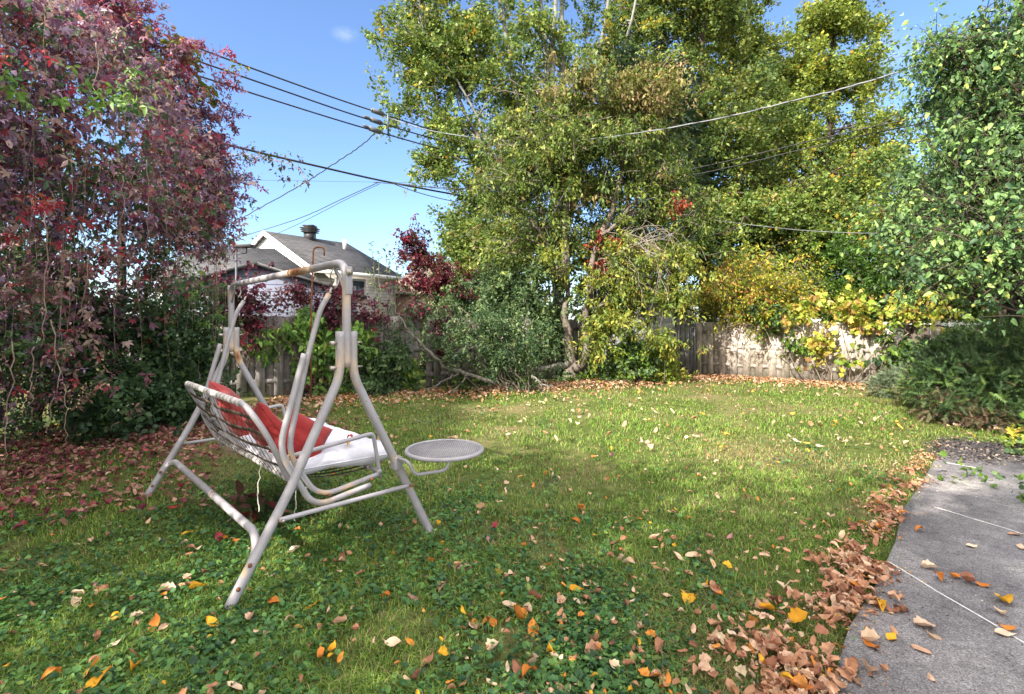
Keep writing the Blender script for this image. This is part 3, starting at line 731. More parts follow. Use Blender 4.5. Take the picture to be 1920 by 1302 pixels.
# service cable sagging from the splices to the right, towards the viewer's house
svc = [W(731, 222, 16.0), W(820, 248, 14.6), W(984, 266, 12.8), W(1119, 260, 11.6), W(1320, 228, 10.0), W(1500, 186, 8.8), W(1618, 156, 8.1), W(1800, 96, 7.2), W(1960, 38, 6.5)]
o = wire('service_cable', svc, .012, 'pale twisted service cable sagging across the big green trees', mat=WIREG, n=90, wav=.004, cat='cable')
P = spine(svc, 200, 0); ph = np.arange(200)*.8
P2 = P+np.stack([0*ph, .012*np.cos(ph), .016*np.sin(ph)], -1)
tubes('twisted_strand', [(P2, .006)], WIRE, o, 5)
wire('telephone_cable', [wpt(x, y, 6.0) for x, y in ((300, 236), (440, 275), (600, 313), (745, 345), (930, 378), (1100, 402))], .03, 'thick telephone cable passing below the three power lines', n=50)
r__ = rng(8)
for i, (pts, rr, lab) in enumerate((
    ([W(703, 250, 15.9), W(675, 275, 16.3), W(620, 312, 17), W(560, 350, 18), W(470, 400, 19.5), W(420, 430, 20.3)], .016, 'wavy drop cable running down left from the lowest splice'),
    ([W(708, 343, 16), W(640, 374, 17), W(560, 410, 18.5), W(440, 448, 20.5)], .012, 'upper straight drop wire descending left to the bungalow'),
    ([W(712, 345, 16), W(650, 374, 17.2), W(560, 420, 19), W(500, 446, 21), W(452, 463, 22)], .009, 'lower thin drop wire descending left to the white gable'),
    ([W(700, 342, 16), W(850, 353, 15), W(1000, 351, 14), W(1150, 338, 13), W(1320, 312, 12), W(1600, 246, 10.5), W(1930, 150+30, 8.5)], .011, 'upper thin wire stretching right across the trees below the service cable'),
    ([W(745, 344, 16), W(900, 360, 15), W(1100, 352, 13.5), W(1300, 328, 12.2), W(1600, 258, 10.6), W(1930, 186+8, 8.6)], .011, 'lower thin wire stretching right across the trees below the service cable'),
    ([W(740, 346, 16.5), W(800, 366, 16.9), W(880, 384, 17.4), W(1000, 408, 18)], .014, 'short cable sagging just under the telephone cable'),
    ([W(420, 337, 20), W(600, 340, 20), W(900, 345, 20)], .006, 'faint horizontal wire behind the telephone cable'),
    ([W(1330, 412, 13), W(1480, 430, 12.5), W(1600, 437, 12), W(1720, 438, 11.5)], .008, 'thin pale wire low between the right-hand trees'))):
    wire('drop_wire', pts, rr, lab, mat=WIREG if 'pale' in lab else WIRE, n=60, wav=.01 if 'wavy' in lab else .002, seed=i)
# ================================================================ TREES AND SHRUBS
def bl(px, py, Y, rx, ry, d=None, w=1):
    c = W(px, py, Y); a, b = rx/F*Y, ry/F*Y
    return (c[0], c[1], c[2], a, d if d else (a+b)*.42, b, w)
GR = dict(
 poplar=[(.14, .21, .045, 5), (.08, .135, .03, 3), (.23, .29, .055, 2.6), (.44, .35, .04, .6), (.48, .28, .03, .2)],
 poplar2=[(.20, .265, .045, 4), (.13, .19, .035, 3), (.30, .33, .05, 2.4), (.48, .35, .04, .5)],
 dark=[(.08, .13, .03, 4), (.13, .18, .035, 3), (.21, .24, .045, 1.8), (.32, .27, .04, .4)],
 pear=[(.10, .16, .03, 4), (.155, .215, .04, 3.4), (.26, .30, .06, 2.4), (.28, .20, .07, .5), (.05, .09, .02, 2)],
 bronze=[(.26, .19, .07, 3), (.19, .20, .045, 4), (.34, .24, .13, 1.2), (.09, .11, .02, 2)],
 yellowg=[(.28, .29, .045, 4), (.20, .24, .04, 3), (.40, .33, .06, 1.5)],
 birch=[(.12, .22, .075, 4), (.18, .30, .09, 3), (.28, .40, .11, 1.8), (.05, .11, .045, 2.4), (.34, .36, .08, .4)],
 birchd=[(.06, .115, .05, 4), (.09, .16, .06, 3), (.14, .22, .07, 1)],
 shrub=[(.08, .14, .055, 4), (.13, .19, .07, 3), (.05, .09, .035, 2), (.20, .25, .09, 1.2)],
 shrubd=[(.04, .08, .035, 4), (.06, .115, .04, 3), (.085, .145, .045, 2)],
 lime=[(.09, .17, .02, 3), (.15, .25, .03, 3), (.24, .31, .04, 1.2)],
 grape=[(.46, .42, .06, 3), (.32, .38, .06, 4), (.55, .38, .10, 1.3), (.16, .24, .025, 2), (.42, .24, .10, .8)],
 orange=[(.20, .25, .03, 3), (.38, .36, .035, 3), (.52, .36, .05, 1), (.58, .24, .09, 1), (.11, .16, .02, 2)],
 creeper=[(.24, .10, .16, 3.4), (.14, .07, .12, 3), (.32, .04, .07, 1.4), (.48, .33, .30, 2.6), (.30, .17, .15, 2), (.07, .13, .05, 3.2), (.32, .22, .31, 2.2), (.34, .14, .10, .8)],
 creeperg=[(.05, .10, .04, 4), (.05, .09, .025, 2), (.12, .035, .045, 1.5), (.27, .15, .11, .8), (.04, .03, .04, 2)],
 redtree=[(.13, .014, .028, 4), (.07, .012, .025, 3), (.20, .025, .045, 1.2), (.10, .10, .03, 1.2)],
 yew=[(.028, .06, .02, 4), (.055, .105, .03, 3), (.13, .21, .05, 1.5), (.14, .10, .06, .3)],
 juniper=[(.09, .13, .075, 4), (.14, .18, .10, 2), (.20, .20, .11, 1)],
 spruce=[(.05, .09, .05, 3), (.09, .14, .085, 2), (.03, .055, .03, 2)])

def tree(name, label, cat, base, top, blobs, seed, pal, ncl, per, size, trad=.2, bark=BARK, group=None, tm=T_QUAD, sig=.4,
         limbs=(), nbr=60, brad=.05, cpal=None, parts=(), trunk_pts=None, mat=None, **kw):
    r = rng(seed); t = thing(name, label, cat, tuple(base), group)
    tp = spine(trunk_pts if trunk_pts else [base, (np.array(base)*.5+np.array(top)*.5)+r.normal(size=3)*[.15, .15, 0], top], 16, .03, seed)
    paths = [(tp, np.linspace(trad, trad*.25, 16)*(1+.25*np.exp(-np.linspace(0, 16, 16))))]
    for a, b_, rr in limbs: paths.append((spine([a, (np.array(a)+np.array(b_))/2+r.normal(size=3)*.12, b_], 10, .03, seed+3), np.linspace(rr, rr*.3, 10)))
    tubes('trunk', paths, bark, t, 10)
    info = []; o, C = foliage('crown', blobs, ncl, per, size, pal, seed, tm=tm, sig=sig, parent=t, cpal=cpal, mat=mat, info=info, **kw)
    if nbr:
        C_, Dc, cs = info; tw = []
        for i in range(len(C_)):
            tt = np.array([-1.3, -.35, .6, 1.5])[:, None]*cs[i]*Dc[i]; P = C_[i]+tt; P[:, 2] -= np.array([.12, 0, .05, .25])*cs[i]; tw.append((P, np.array([.011, .008, .005, .002])*(1 if size > .1 else .7)))
        tubes('twigs', tw, bark if bark is not BARK_GREY else TWIG, t, 3, caps=False)
    if nbr: tubes('branches', branches_to(r, [(p, 0) for p, _ in paths], C, nbr, brad), bark, t, 5, caps=False)
    for args in parts:
        foliage(args[0], *args[1:-1], parent=t, **args[-1])
    return t

# --- tall poplar at the back left: airy, pale stems forking upwards
Y = 18
tree('poplar_tree', 'tall airy poplar with pale grey stems and yellow-green leaves behind the forked tree', 'tree', (1.6, Y, 0), (1.8, Y, 13.5),
     [bl(812, 60, Y, 105, 110), bl(860, 170, Y, 115, 90), bl(800, -90, Y, 110, 90), bl(960, 90, Y, 90, 130, w=.9), bl(880, 290, Y, 85, 90), bl(1000, 230, Y, 120, 100), bl(930, 400, Y, 75, 75),
      bl(1130, 80, Y, 90, 110, w=.6), bl(950, -60, Y, 120, 80, w=.5), bl(1130, -90, Y, 100, 70, w=.4), bl(755, 30, Y, 45, 60), bl(900, 500, Y, 60, 60), bl(835, 345, Y, 55, 60), bl(850, 250, Y, 60, 60), bl(870, 420, Y, 50, 50), bl(1240, 60, Y, 60, 90, w=.5)], 21, GR['poplar'], 1700, 84, .118,
     trad=.26, bark=BARK_GREY, nbr=120, brad=.05, sig=.36, shell=.35,
     limbs=[((1.5, Y, 3), (W(1010, -40, Y)), .17), ((1.5, Y, 3.2), W(925, -60, Y), .14), ((1.7, Y, 3.4), W(1150, -60, Y-.5), .13), ((1.6, Y, 3), W(1045, -80, Y-.8), .16), ((1.7, Y, 4), W(1195, 0, Y-.6), .11), ((1.6, Y, 2.8), W(800, 60, Y-.3), .11), ((1.55, Y, 2.8), W(860, 150, Y-.6), .10)])
# --- spruce tops between
for px, top, Y, s, lab in ((1178, 92, 16.5, 31, 'tall spruce poking up behind the bronze-leaved treetop'), (1265, 120, 17.5, 32, 'narrow spruce between the forked tree and the dense dark tree')):
    c = W(px, top, Y); r = rng(s); t = thing('spruce_tree', lab, 'tree', (c[0], Y, 0), 'spruces behind the forked tree')
    tubes('trunk', [([(c[0], Y, 0), (c[0], Y, c[2])], np.array([.16, .02]))], BARK_DARK, t, 8)
    n = 2600; h = 1.2+(c[2]-1.2)*r.random(n)**.8; ang = r.random(n)*6.283; rad = (c[2]-h)*.26*(.45+.6*r.random(n))+.08
    P = np.stack([c[0]+rad*np.cos(ang), Y+rad*np.sin(ang), h-rad*.15], -1); D = np.stack([np.cos(ang), np.sin(ang), 0*ang], -1)
    X = norm(D+r.normal(size=(n, 3))*.35-[0, 0, .25]); Z = norm(np.cross(X, np.cross(np.array([0, 0, 1.]), X)+1e-6)); 
    A, Fc = instance(P, X, Z, .32+.2*r.random(n), T_NEEDLE_FAR, wide=1.3)
    me = mesh_np('crown', A, [Fc], col=np.repeat(pick(r, GR['spruce'], n), len(T_NEEDLE_FAR[0]), 0)); link('crown', me, NEEDLE, t)
# --- dense dark tree centre right
Y = 19.5
tree('maple_tree', 'tall dense dark green tree right of the forked tree', 'tree', (7.6, Y, 0), (7.4, Y, 13),
     [bl(1290, 90, Y, 90, 150), bl(1330, -40, Y, 90, 90), bl(1350, 230, Y, 95, 110), bl(1280, 300, Y, 80, 100), bl(1230, -20, Y, 70, 60), bl(1380, 330, Y, 80, 80, w=.6), bl(1300, 420, Y, 90, 80), bl(1390, 450, Y, 80, 70), bl(1410, 120, Y, 45, 90), bl(1190, 160, Y, 50, 80)],
     22, GR['dark'], 1500, 90, .12, trad=.3, bark=BARK_DARK, nbr=60, sig=.42, shell=.6)
# --- golden poplars
Y = 21
tree('poplar_tree', 'tall golden-green poplar with a pointed top on the right against blue sky', 'tree', (12.6, Y, 0), (13.4, Y, 13.5),
     [bl(1570, 10, Y, 30, 50), bl(1565, 60, Y, 55, 70), bl(1540, 150, Y, 80, 70), bl(1600, 140, Y, 50, 70), bl(1500, 250, Y, 85, 80), bl(1590, 250, Y, 75, 80), bl(1620, 350, Y, 70, 70, w=.7), bl(1540, 380, Y, 80, 80, w=.8), bl(1500, 450, Y, 70, 60, w=.8), bl(1600, 440, Y, 60, 50, w=.5)],
     23, GR['poplar2'], 1150, 90, .125, trad=.24, bark=BARK_DARK, nbr=70, sig=.36, shell=.45)
Y = 22.5
tree('poplar_tree', 'golden-green poplar with two blunt tops just left of the pointed one', 'tree', (10.6, Y, 0), (10.6, Y, 12.5),
     [bl(1345, 60, Y, 50, 100), bl(1425, 95, Y, 48, 60), bl(1400, 170, Y, 80, 80), bl(1430, 260, Y, 70, 90), bl(1460, 360, Y, 60, 80, w=.7), bl(1360, -20, Y, 45, 60)],
     24, GR['poplar2'], 680, 90, .125, trad=.24, bark=BARK_DARK, nbr=50, sig=.36, shell=.45)
# --- lower background greenery on the right
Y = 17
tree('maple_tree', 'mid-height green maple under the golden poplars', 'tree', (9.3, Y, 0), (9.3, Y, 5.5),
     [bl(1480, 470, Y, 100, 80), bl(1400, 400, Y, 60, 60), bl(1560, 400, Y, 80, 60), bl(1620, 340, Y, 60, 70, w=.6), bl(1350, 480, Y, 70, 60), bl(1580, 500, Y, 60, 50)],
     25, GR['poplar'], 760, 84, .115, trad=.16, bark=BARK_DARK, nbr=60, sig=.33, cpal=GR['pear'])
Y = 14
tree('ivy_dome', 'dense dark green dome of ivy rising behind the yellow grapevine', 'ivy', (9.7, Y, 0), (9.7, Y, 3.0),
     [bl(1605, 520, Y, 85, 60), bl(1560, 560, Y, 50, 40), bl(1650, 545, Y, 60, 50)], 26, [(.05, .10, .015, 3), (.07, .15, .02, 3), (.11, .2, .02, 1)], 520, 70, .085, trad=.1, nbr=20, sig=.2, flat=.5, shell=.9)
tree('linden_tree', 'yellow-tinged linden above the grapevine', 'tree', (11.6, 14.5, 0), (11.6, 14.5, 4.8),
     [bl(1740, 410, 14.5, 75, 55), bl(1680, 470, 14.5, 60, 50, w=.8), bl(1780, 480, 14.5, 70, 60), bl(1720, 560, 14.5, 80, 40), bl(1830, 540, 14.5, 80, 60)], 27, GR['lime'], 620, 66, .11, trad=.12, nbr=50, sig=.28, cpal=GR['grape']+GR['lime'])
# orange and yellow bush hanging over the fence corner
tree('cherry_bush', 'bush with orange and yellow autumn leaves overhanging the pale fence', 'bush', (6.6, 13.9, 0), (6.9, 13.6, 3.2),
     [bl(1400, 540, 13.4, 75, 55), bl(1450, 580, 13.1, 65, 34), bl(1365, 560, 13.3, 40, 32), bl(1490, 545, 13.4, 40, 30, w=.4), bl(1410, 600, 12.9, 50, 12, w=.4)], 28, GR['orange'], 560, 50, .085, trad=.07, nbr=80, brad=.02, tm=T_THIN, sig=.24, droop=.6, cpal=GR['orange'])
# --- big leafy tree on the right, near
Y = 6.6
tree('birch_tree', 'leafy fresh green tree filling the right edge above the dark yew', 'tree', (7.6, 7.6, 0), (7.3, 7.2, 7),
     [bl(1880, 90, Y, 95, 90), bl(1900, 230, Y, 110, 90), bl(1860, 360, Y-.4, 85, 80), bl(1900, 450, Y-.7, 95, 60), bl(1800, 90, Y, 35, 45, w=.2), bl(1775, 320, Y+.4, 55, 60, w=.25), bl(1990, 60, Y, 80, 110), bl(1990, 300, Y, 80, 150), bl(1800, 460, Y-.5, 55, 55, w=.7), bl(1745, 240, Y+.2, 40, 60, w=.08)],
     29, GR['birch'], 1500, 24, .070, trad=.12, bark=BARK_DARK, tm=T_BLADE, nbr=260, brad=.024, sig=.22, droop=.75, cpal=GR['birch']+GR['birchd'], shell=.4)
tree('birch_tree', 'darker green tree standing behind the fresh green one at the right edge', 'tree', (11.2, 11.5, 0), (10.6, 11.2, 8.2),
     [bl(1785, 300, 11, 70, 80, w=.4), bl(1860, 190, 11, 80, 110), bl(1800, 410, 11, 90, 70, w=.8), bl(1715, 360, 11, 50, 60, w=.25), bl(1920, 380, 11, 80, 150)],
     30, GR['birchd'], 900, 50, .09, trad=.14, bark=BARK_DARK, tm=T_QUAD, nbr=80, brad=.03, sig=.28, droop=.5, shell=.3)

# --- the forked tree in the middle
base = G(1072, 712); Yt = base[1]
bx = base[0]
def T_(px, py, dy=0): return W(px, py, Yt+dy)
limbs = [(T_(1062, 540, .05), T_(1075, 300, .2), .12), (T_(1082, 692, -.05), T_(1100, 615, -.15), .155), (T_(1100, 617, -.15), T_(1106, 550, -.15), .135), (T_(1106, 552, -.15), T_(1125, 450, -.1), .12),
         (T_(1125, 450, -.1), T_(1180, 260, 0), .09), (T_(1106, 560, -.15), T_(1165, 470, .3), .06), (T_(1062, 545, .05), T_(985, 400, 0), .07), (T_(1075, 400, .2), T_(1060, 180, .2), .08), (T_(1125, 450, -.1), T_(1240, 330, -.5), .06)]
mid = [bl(1080, 205, Yt, 110, 70), bl(1190, 225, Yt, 90, 70), bl(1020, 270, Yt, 95, 80), bl(1130, 300, Yt, 150, 80), bl(1240, 290, Yt, 75, 80), bl(990, 350, Yt, 100, 75), bl(1280, 370, Yt, 65, 65), bl(1130, 400, Yt, 130, 60, w=.6), bl(950, 430, Yt, 85, 60), bl(1030, 460, Yt, 80, 50, w=.7), bl(1285, 450, Yt, 55, 60, w=.8)]
ft = tree('forked_tree', 'big green tree with a twisted forked trunk in the middle of the garden', 'tree', tuple(base), T_(1078, 640), mid+[bl(1140, 480, Yt+.6, 60, 60, w=.8), bl(1210, 430, Yt+.5, 60, 50, w=.8), bl(1220, 520, Yt+.6, 50, 40, w=.8)], 40, GR['pear'], 1900, 44, .108, trad=.20,
     bark=BARK, tm=T_THIN, limbs=limbs, nbr=240, brad=.03, sig=.26, droop=.7, shell=.55, flat=.9,
     trunk_pts=[tuple(base), T_(1073, 685), T_(1065, 640), T_(1061, 590), T_(1062, 535, .05)])
foliage('bronze_leaves', [bl(1150, 160, Yt-.3, 100, 34), bl(1060, 160, Yt-.3, 60, 32), bl(1230, 200, Yt-.4, 60, 55)], 280, 32, .11, GR['bronze'], 41, tm=T_THIN, sig=.24, droop=.9, parent=ft, flat=.9)
foliage('sunlit_lower_leaves', [bl(1130, 585, Yt-.5, 36, 28, w=.8), bl(1150, 530, Yt-.7, 45, 40, w=.8), bl(1060, 480, Yt-.6, 40, 30, w=.6), bl(1250, 480, Yt-.7, 50, 40, w=.8), bl(1180, 580, Yt-.9, 60, 34), bl(1235, 600, Yt-.9, 50, 32), bl(1255, 552, Yt-.6, 45, 34), bl(1118, 640, Yt-.7, 20, 26), bl(1238, 640, Yt-.9, 24, 22, w=.7),  bl(1180, 480, Yt-.8, 35, 35), bl(1285, 490, Yt-.5, 45, 36)], 680, 28, .105, GR['yellowg']+GR['pear'][:2], 42, tm=T_THIN, sig=.17, droop=1.0, parent=ft, cpal=GR['yellowg']+GR['pear'][:2], flat=1.0, shell=.3)
foliage('red_creeper_leaves', [bl(1165, 455, Yt-.5, 35, 30), bl(1130, 500, Yt-.4, 28, 60, w=.6), bl(1275, 375, Yt-.8, 12, 14), bl(1245, 660, Yt-.8, 18, 22)], 80, 18, .085, [(.30, .04, .03, 3), (.4, .12, .05, 2), (.2, .03, .03, 2)], 43, tm=T_BLADE, sig=.14, parent=ft, droop=.8)
# dead twigs hanging in the crown
r = rng(44); dp = []
for i in range(75):
    a = T_(1185+r.normal()*26, 450+r.normal()*18, -.7+r.normal()*.15); x = 1210+r.normal()*44; y = 545+r.normal()*55
    b_ = T_(x, y, -.9+r.normal()*.2); m = (a+b_)/2+r.normal(size=3)*.22+np.array([.15, 0, .15])
    dp.append((spine([a, m, b_], 7, .03, i), np.linspace(.008, .002, 7)))
for i in range(10):
    a = T_(1122+r.normal()*6, 505+r.normal()*8, -.2); ang = r.normal()*.8; b_ = a+np.array([.7*math.sin(ang)+.2, -.5, -.6-.4*r.random()])
    dp.append((spine([a, (a+b_)/2+[0, -.1, .25], b_], 7, .02, i), np.linspace(.014, .003, 7)))
tubes('dead_twigs', dp, DEAD, ft, 4, caps=False)

# low shoots at the foot of the forked tree
def bush(name, label, blobs, seed, pal, ncl, per, size, cat='bush', group=None, nst=20, srad=.012, stem=BARK, base=None, **kw):
    """many-stemmed shrub standing on the ground"""
    r = rng(seed); B = np.array([b[:6] for b in blobs]); c = B[:, :2].mean(0) if base is None else np.array(base[:2])
    t = thing(name, label, cat, (c[0], c[1], 0), group)
    o, C = foliage('foliage', blobs, ncl, per, size, pal, seed, parent=t, **kw)
    if nst:
        ps = []
        for i in r.permutation(len(C))[:nst]:
            p = C[i]; a = np.array([c[0]+(p[0]-c[0])*.35+r.normal()*.05, c[1]+(p[1]-c[1])*.35+r.normal()*.05, 0]); P = wob(r, a, p, 6, .1, .05)
            P[:, 2] = np.maximum(P[:, 2], 0); ps.append((P, np.linspace(srad*1.4, srad*.35, 6)))
        tubes('stems', ps, stem, t, 5, caps=False)
    return t
bush('leafy_shoots', 'small bright green tuft at the foot of the forked trunk', [bl(1073, 715, Yt-.5, 17, 17)], 50, GR['lime'], 60, 16, .06, 'plant', sig=.06, tm=T_QUAD, shell=.3)
# lush undergrowth in front of the shed
bush('nettle_bush', 'leafy green undergrowth in front of the grey shed', [bl(1185, 675, 12.3, 42, 36), bl(1140, 690, 12.4, 30, 30), bl(1225, 695, 12.3, 26, 22)], 51, GR['lime']+GR['shrub'], 330, 34, .10, sig=.14, tm=T_BLADE, droop=.3, nst=30)
bush('yellow_shrub', 'yellow-green low shrub at the corner of the grey shed', [bl(1258, 693, 12.3, 30, 26), bl(1240, 712, 12.1, 40, 10)], 52, GR['yellowg']+GR['lime'], 170, 26, .085, sig=.1, tm=T_THIN, droop=.5, nst=16)
bush('lilac_bush', 'mid-green bush crowding the left side of the forked trunk', [bl(980, 600, 12.6, 50, 50), bl(1000, 540, 12.8, 45, 40), bl(940, 560, 13.2, 60, 40), bl(980, 660, 12.5, 45, 40), bl(1020, 610, 12.9, 25, 50, w=.7)], 53, GR['shrub'], 620, 44, .09, sig=.2, tm=T_QUAD, droop=.4, nst=30, srad=.02)
bush('hedge_bush', 'dark green mass of foliage filling the gap under the red-leaved tree', [bl(900, 620, 13.8, 80, 60), bl(850, 560, 14.5, 60, 30), bl(880, 680, 13, 70, 40), bl(820, 640, 13, 50, 50)], 54, GR['shrubd']+GR['shrub'], 650, 44, .09, sig=.22, tm=T_QUAD, nst=24, srad=.02)
bush('hedge_bush', 'green bushes between the forked tree and the brick house', [bl(900, 480, 16, 75, 55), bl(960, 500, 16, 60, 60), bl(870, 440, 16.5, 40, 30, w=.6), bl(1000, 430, 16, 50, 50)], 55, GR['pear'], 620, 50, .10, sig=.26, tm=T_QUAD, nst=24, srad=.025)

bush('hedge_bush', 'dark green bushes beyond the fence seen behind the forked trunk', [bl(1090, 500, 16, 50, 60), bl(1150, 450, 16.5, 50, 60), bl(1120, 600, 15.5, 60, 60), bl(1200, 560, 16, 70, 60), bl(1280, 600, 16, 60, 50), bl(1140, 520, 16.5, 60, 50), bl(1340, 560, 16.5, 60, 60)], 56, GR['shrubd']+GR['pear'][:2], 800, 46, .11, sig=.26, tm=T_QUAD, nst=16, srad=.02)
# --- red creeper-covered small tree beyond the fence, leaning
rt = tree('red_creeper_tree', 'slender tree smothered in dark red creeper leaning left beyond the fence', 'tree', W(850, 690, 13.5)*[1, 1, 0], W(770, 440, 13.5),
     [bl(775, 455, 13.5, 26, 28), bl(795, 480, 13.5, 32, 25), bl(825, 510, 13.5, 32, 26), bl(845, 545, 13.5, 30, 28), bl(862, 500, 13.5, 20, 20, w=.5), bl(845, 590, 13.2, 24, 40, w=.6), bl(750, 470, 13.5, 16, 14, w=.4), bl(780, 540, 13.5, 50, 12, w=.4)],
     60, GR['redtree'], 400, 26, .075, trad=.06, bark=BARK_DARK, nbr=60, brad=.014, tm=T_QUAD, sig=.14, droop=.6,
     trunk_pts=[W(850, 690, 13.5)*[1, 1, 0], W(850, 590, 13.5), W(815, 500, 13.5), W(765, 430, 13.5)])
# young apple shoots sticking up
r = rng(61); t = thing('young_tree', 'thin upright shoots with sparse small leaves standing against the sky', 'sapling', tuple(W(725, 700, 11.5)*[1, 1, 0]))
ps, LC = [], []
for x, y in ((697, 455), (708, 470), (722, 462), (733, 480), (745, 500), (760, 490), (688, 500)):
    P = spine([W(722+r.normal()*5, 640, 11.5)*[1, 1, 0]+[0, 0, .9], W((x+722)/2+r.normal()*4, (y+640)/2, 11.5), W(x, y, 11.5)], 14, .015, x); ps.append((P, np.linspace(.016, .003, 14)))
    LC += [P[4+i//5]*(1-f)+P[min(5+i//5, 13)]*f for i in range(45) for f in [r.random()]]
ps.append((spine([W(722, 640, 11.5)*[1, 1, 0], W(722, 640, 11.5)*[1, 1, 0]+[0, 0, .95]], 5, .01, 3), .03))
tubes('stems', ps, BARK, t, 5)
LC = np.array(LC); foliage('foliage', None, 0, 2, .075, GR['shrub'], 62, tm=T_THIN, sig=.03, parent=t, centres=(LC, np.zeros_like(LC)), up=.2, droop=.1)
# --- apple-like shrub with fallen grey limbs
ap = bush('apple_tree', 'low sprawling grey-green apple tree with leaning bare limbs in front of the fence', [bl(740, 615, 10.2, 50, 26, w=.25), bl(800, 590, 10.5, 40, 20, w=.2), bl(900, 615, 10.4, 60, 36, w=.5), bl(960, 640, 10.4, 70, 50), bl(1000, 680, 10.5, 40, 35, w=.7), bl(880, 670, 10.2, 60, 40, w=.6), bl(940, 590, 10.4, 60, 40, w=.5), bl(770, 640, 10.3, 40, 40, w=.2), bl(700, 580, 10.2, 20, 24, w=.15)],
     63, GR['shrub']+GR['shrubd'][:2], 680, 24, .075, 'tree', nst=22, srad=.011, sig=.15, tm=T_THIN, droop=.1, shell=.35, base=W(1000, 700, 10.6), flat=.9)
def limb(pts, r0, r1, s, Y=10.0): return (spine([W(x, y, Y+dy) for x, y, dy in pts], 18, .02, s), np.linspace(r0, r1, 18))
tubes('limbs', [limb([(770, 625, 0), (800, 655, 0), (840, 690, .1), (875, 700, .2), (930, 720, .4)], .03, .045, 1), limb([(840, 672, 0), (880, 652, 0), (935, 655, .3)], .022, .012, 2), limb([(770, 625, 0), (752, 600, .1), (740, 570, .2)], .022, .008, 3),
                limb([(860, 700, 0), (820, 720, 0), (800, 735, 0)], .02, .008, 4), limb([(1005, 694, .9), (1035, 688, 1.3), (1066, 684, 1.9)], .05, .07, 5), limb([(875, 705, 0), (850, 735, -.1), (842, 752, 0)], .018, .01, 6)], DEADWOOD, ap, 8)
tag(tubes('fallen_branch', [limb([(998, 705, -.9), (1030, 727, -1.2)], .02, .012, 7), limb([(1010, 715, -1), (1020, 735, -1.4)], .01, .006, 8), limb([(1015, 712, -1), (1040, 728, -1.2)], .01, .004, 9)], DEADWOOD, None, 6), 'broken grey branch end lying at the lawn edge left of the forked tree', 'branch')

# ================================================================ LEFT: hedge smothered in Virginia creeper
hd = thing('cedar_hedge', 'tall dark hedge carrying the red creeper along the left side', 'hedge', (-6.2, 4.5, 0))
hb = [bl(230, 560, 6.9, 90, 55), bl(340, 560, 8.3, 40, 36, w=.8), bl(120, 500, 6.0, 70, 50, w=.7), (-6.1, 1.0, 1.4, 1.1, 1.6, 1.6), (-6.2, 3.6, 1.2, 1.1, 1.5, 1.4), (-6.3, 5.8, 1.2, 1.1, 1.4, 1.4), (-6.2, 7.3, .8, .9, .8, .95), (-6.2, 3.2, 3.6, .9, 1.7, 1.5, .6), (-6.4, 5.6, 4.0, .9, 1.5, 1.4, .6), (-6.2, 1.2, 3.6, 1.0, 1.5, 1.2), (-6.3, 7.0, 4.0, .8, .9, 1.0, .5), (-6.3, -2, 2.8, 1.1, 2.4, 3.0, 1.2), (-6.2, .6, 3.6, 1.1, 1.6, 2.0)]  # unseen stretch behind the viewer added taller to shade the swing
foliage('foliage', hb, 2600, 46, .075, GR['shrubd']+[(.09, .13, .03, 1)], 70, tm=T_QUAD, sig=.22, parent=hd, shell=.6)
r = rng(71); ps = []
for y in (.5, 2.2, 3.9, 5.3, 6.6, 7.8): ps.append((spine([(-6.2, y, 0), (-6.15+r.normal()*.1, y, 2), (-6.25, y+.2, 4.3)], 10, .04, int(y*10)), np.linspace(.09, .03, 10)))
tubes('trunk', ps, BARK_DARK, hd, 8)
cv = thing('virginia_creeper', 'purple, red and tan Virginia creeper cascading over the hedge on the left', 'creeper', (-5.2, 5.0, 0))
# cascading surface: a bulging curtain in front of the hedge
def curtain(r, n, y0, y1, zlo, zhi):
    y = y0+(y1-y0)*r.random(n)
    t = (y-1.2)/6.9                                # 0 near .. 1 far
    top = 4.5+1.25*t+.25*np.sin(y*2.1)-2.2*np.maximum(0, t-.82)/.18*.55
    z = zlo+(np.minimum(zhi, top)-zlo)*r.random(n)
    bulge = 1.0*np.exp(-((z-3.5)/1.5)**2)+.25*np.sin(y*1.7+z*.9)+.12*np.sin(y*4+z*3)
    x = -5.75+bulge*.95-.9*np.clip((z-4.3)/1.7, 0, 1)**2+t*.25
    x += r.normal(size=n)*.12
    D = np.tile(np.array([.9, -.3, .2]), (n, 1))
    return np.stack([x, y+0*z, z], -1), D
r = rng(72)
C, D = curtain(r, 1500, 2.0, 8.1, 2.6, 7); keep = vnoise(C, 2.3, 700)+r.normal(size=len(C))*.2 > -.42; C, D = C[keep], D[keep]; foliage('red_foliage', None, 0, 17, .115, GR['creeper'], 73, tms=[T_PALM, T_PALM3, T_PALM3, T_SMALL], sig=.16, spray=False, parent=cv, centres=(C, D), droop=1.1, up=.0, out=.5, mixf=.65, flat=1)
C, D = curtain(r, 900, 2.0, 7.0, .7, 2.9); keep = vnoise(C, 3, 701)+r.normal(size=len(C))*.2 > -.35; C, D = C[keep], D[keep]; foliage('mixed_foliage', None, 0, 15, .11, GR['creeper']+[(.05, .10, .04, 6)], 74, tms=[T_PALM, T_PALM3, T_SMALL], sig=.17, spray=False, parent=cv, centres=(C, D), droop=1.1, up=.0, out=.5, mixf=.7, flat=1)
C, D = curtain(r, 560, 2.6, 7.6, .05, 1.4); foliage('green_foliage', None, 0, 15, .09, GR['creeperg'], 75, tms=[T_PALM3, T_SMALL], sig=.2, spray=False, parent=cv, centres=(C-[.15, 0, 0], D), droop=.5, up=.3, out=.5, mixf=.6, flat=1)
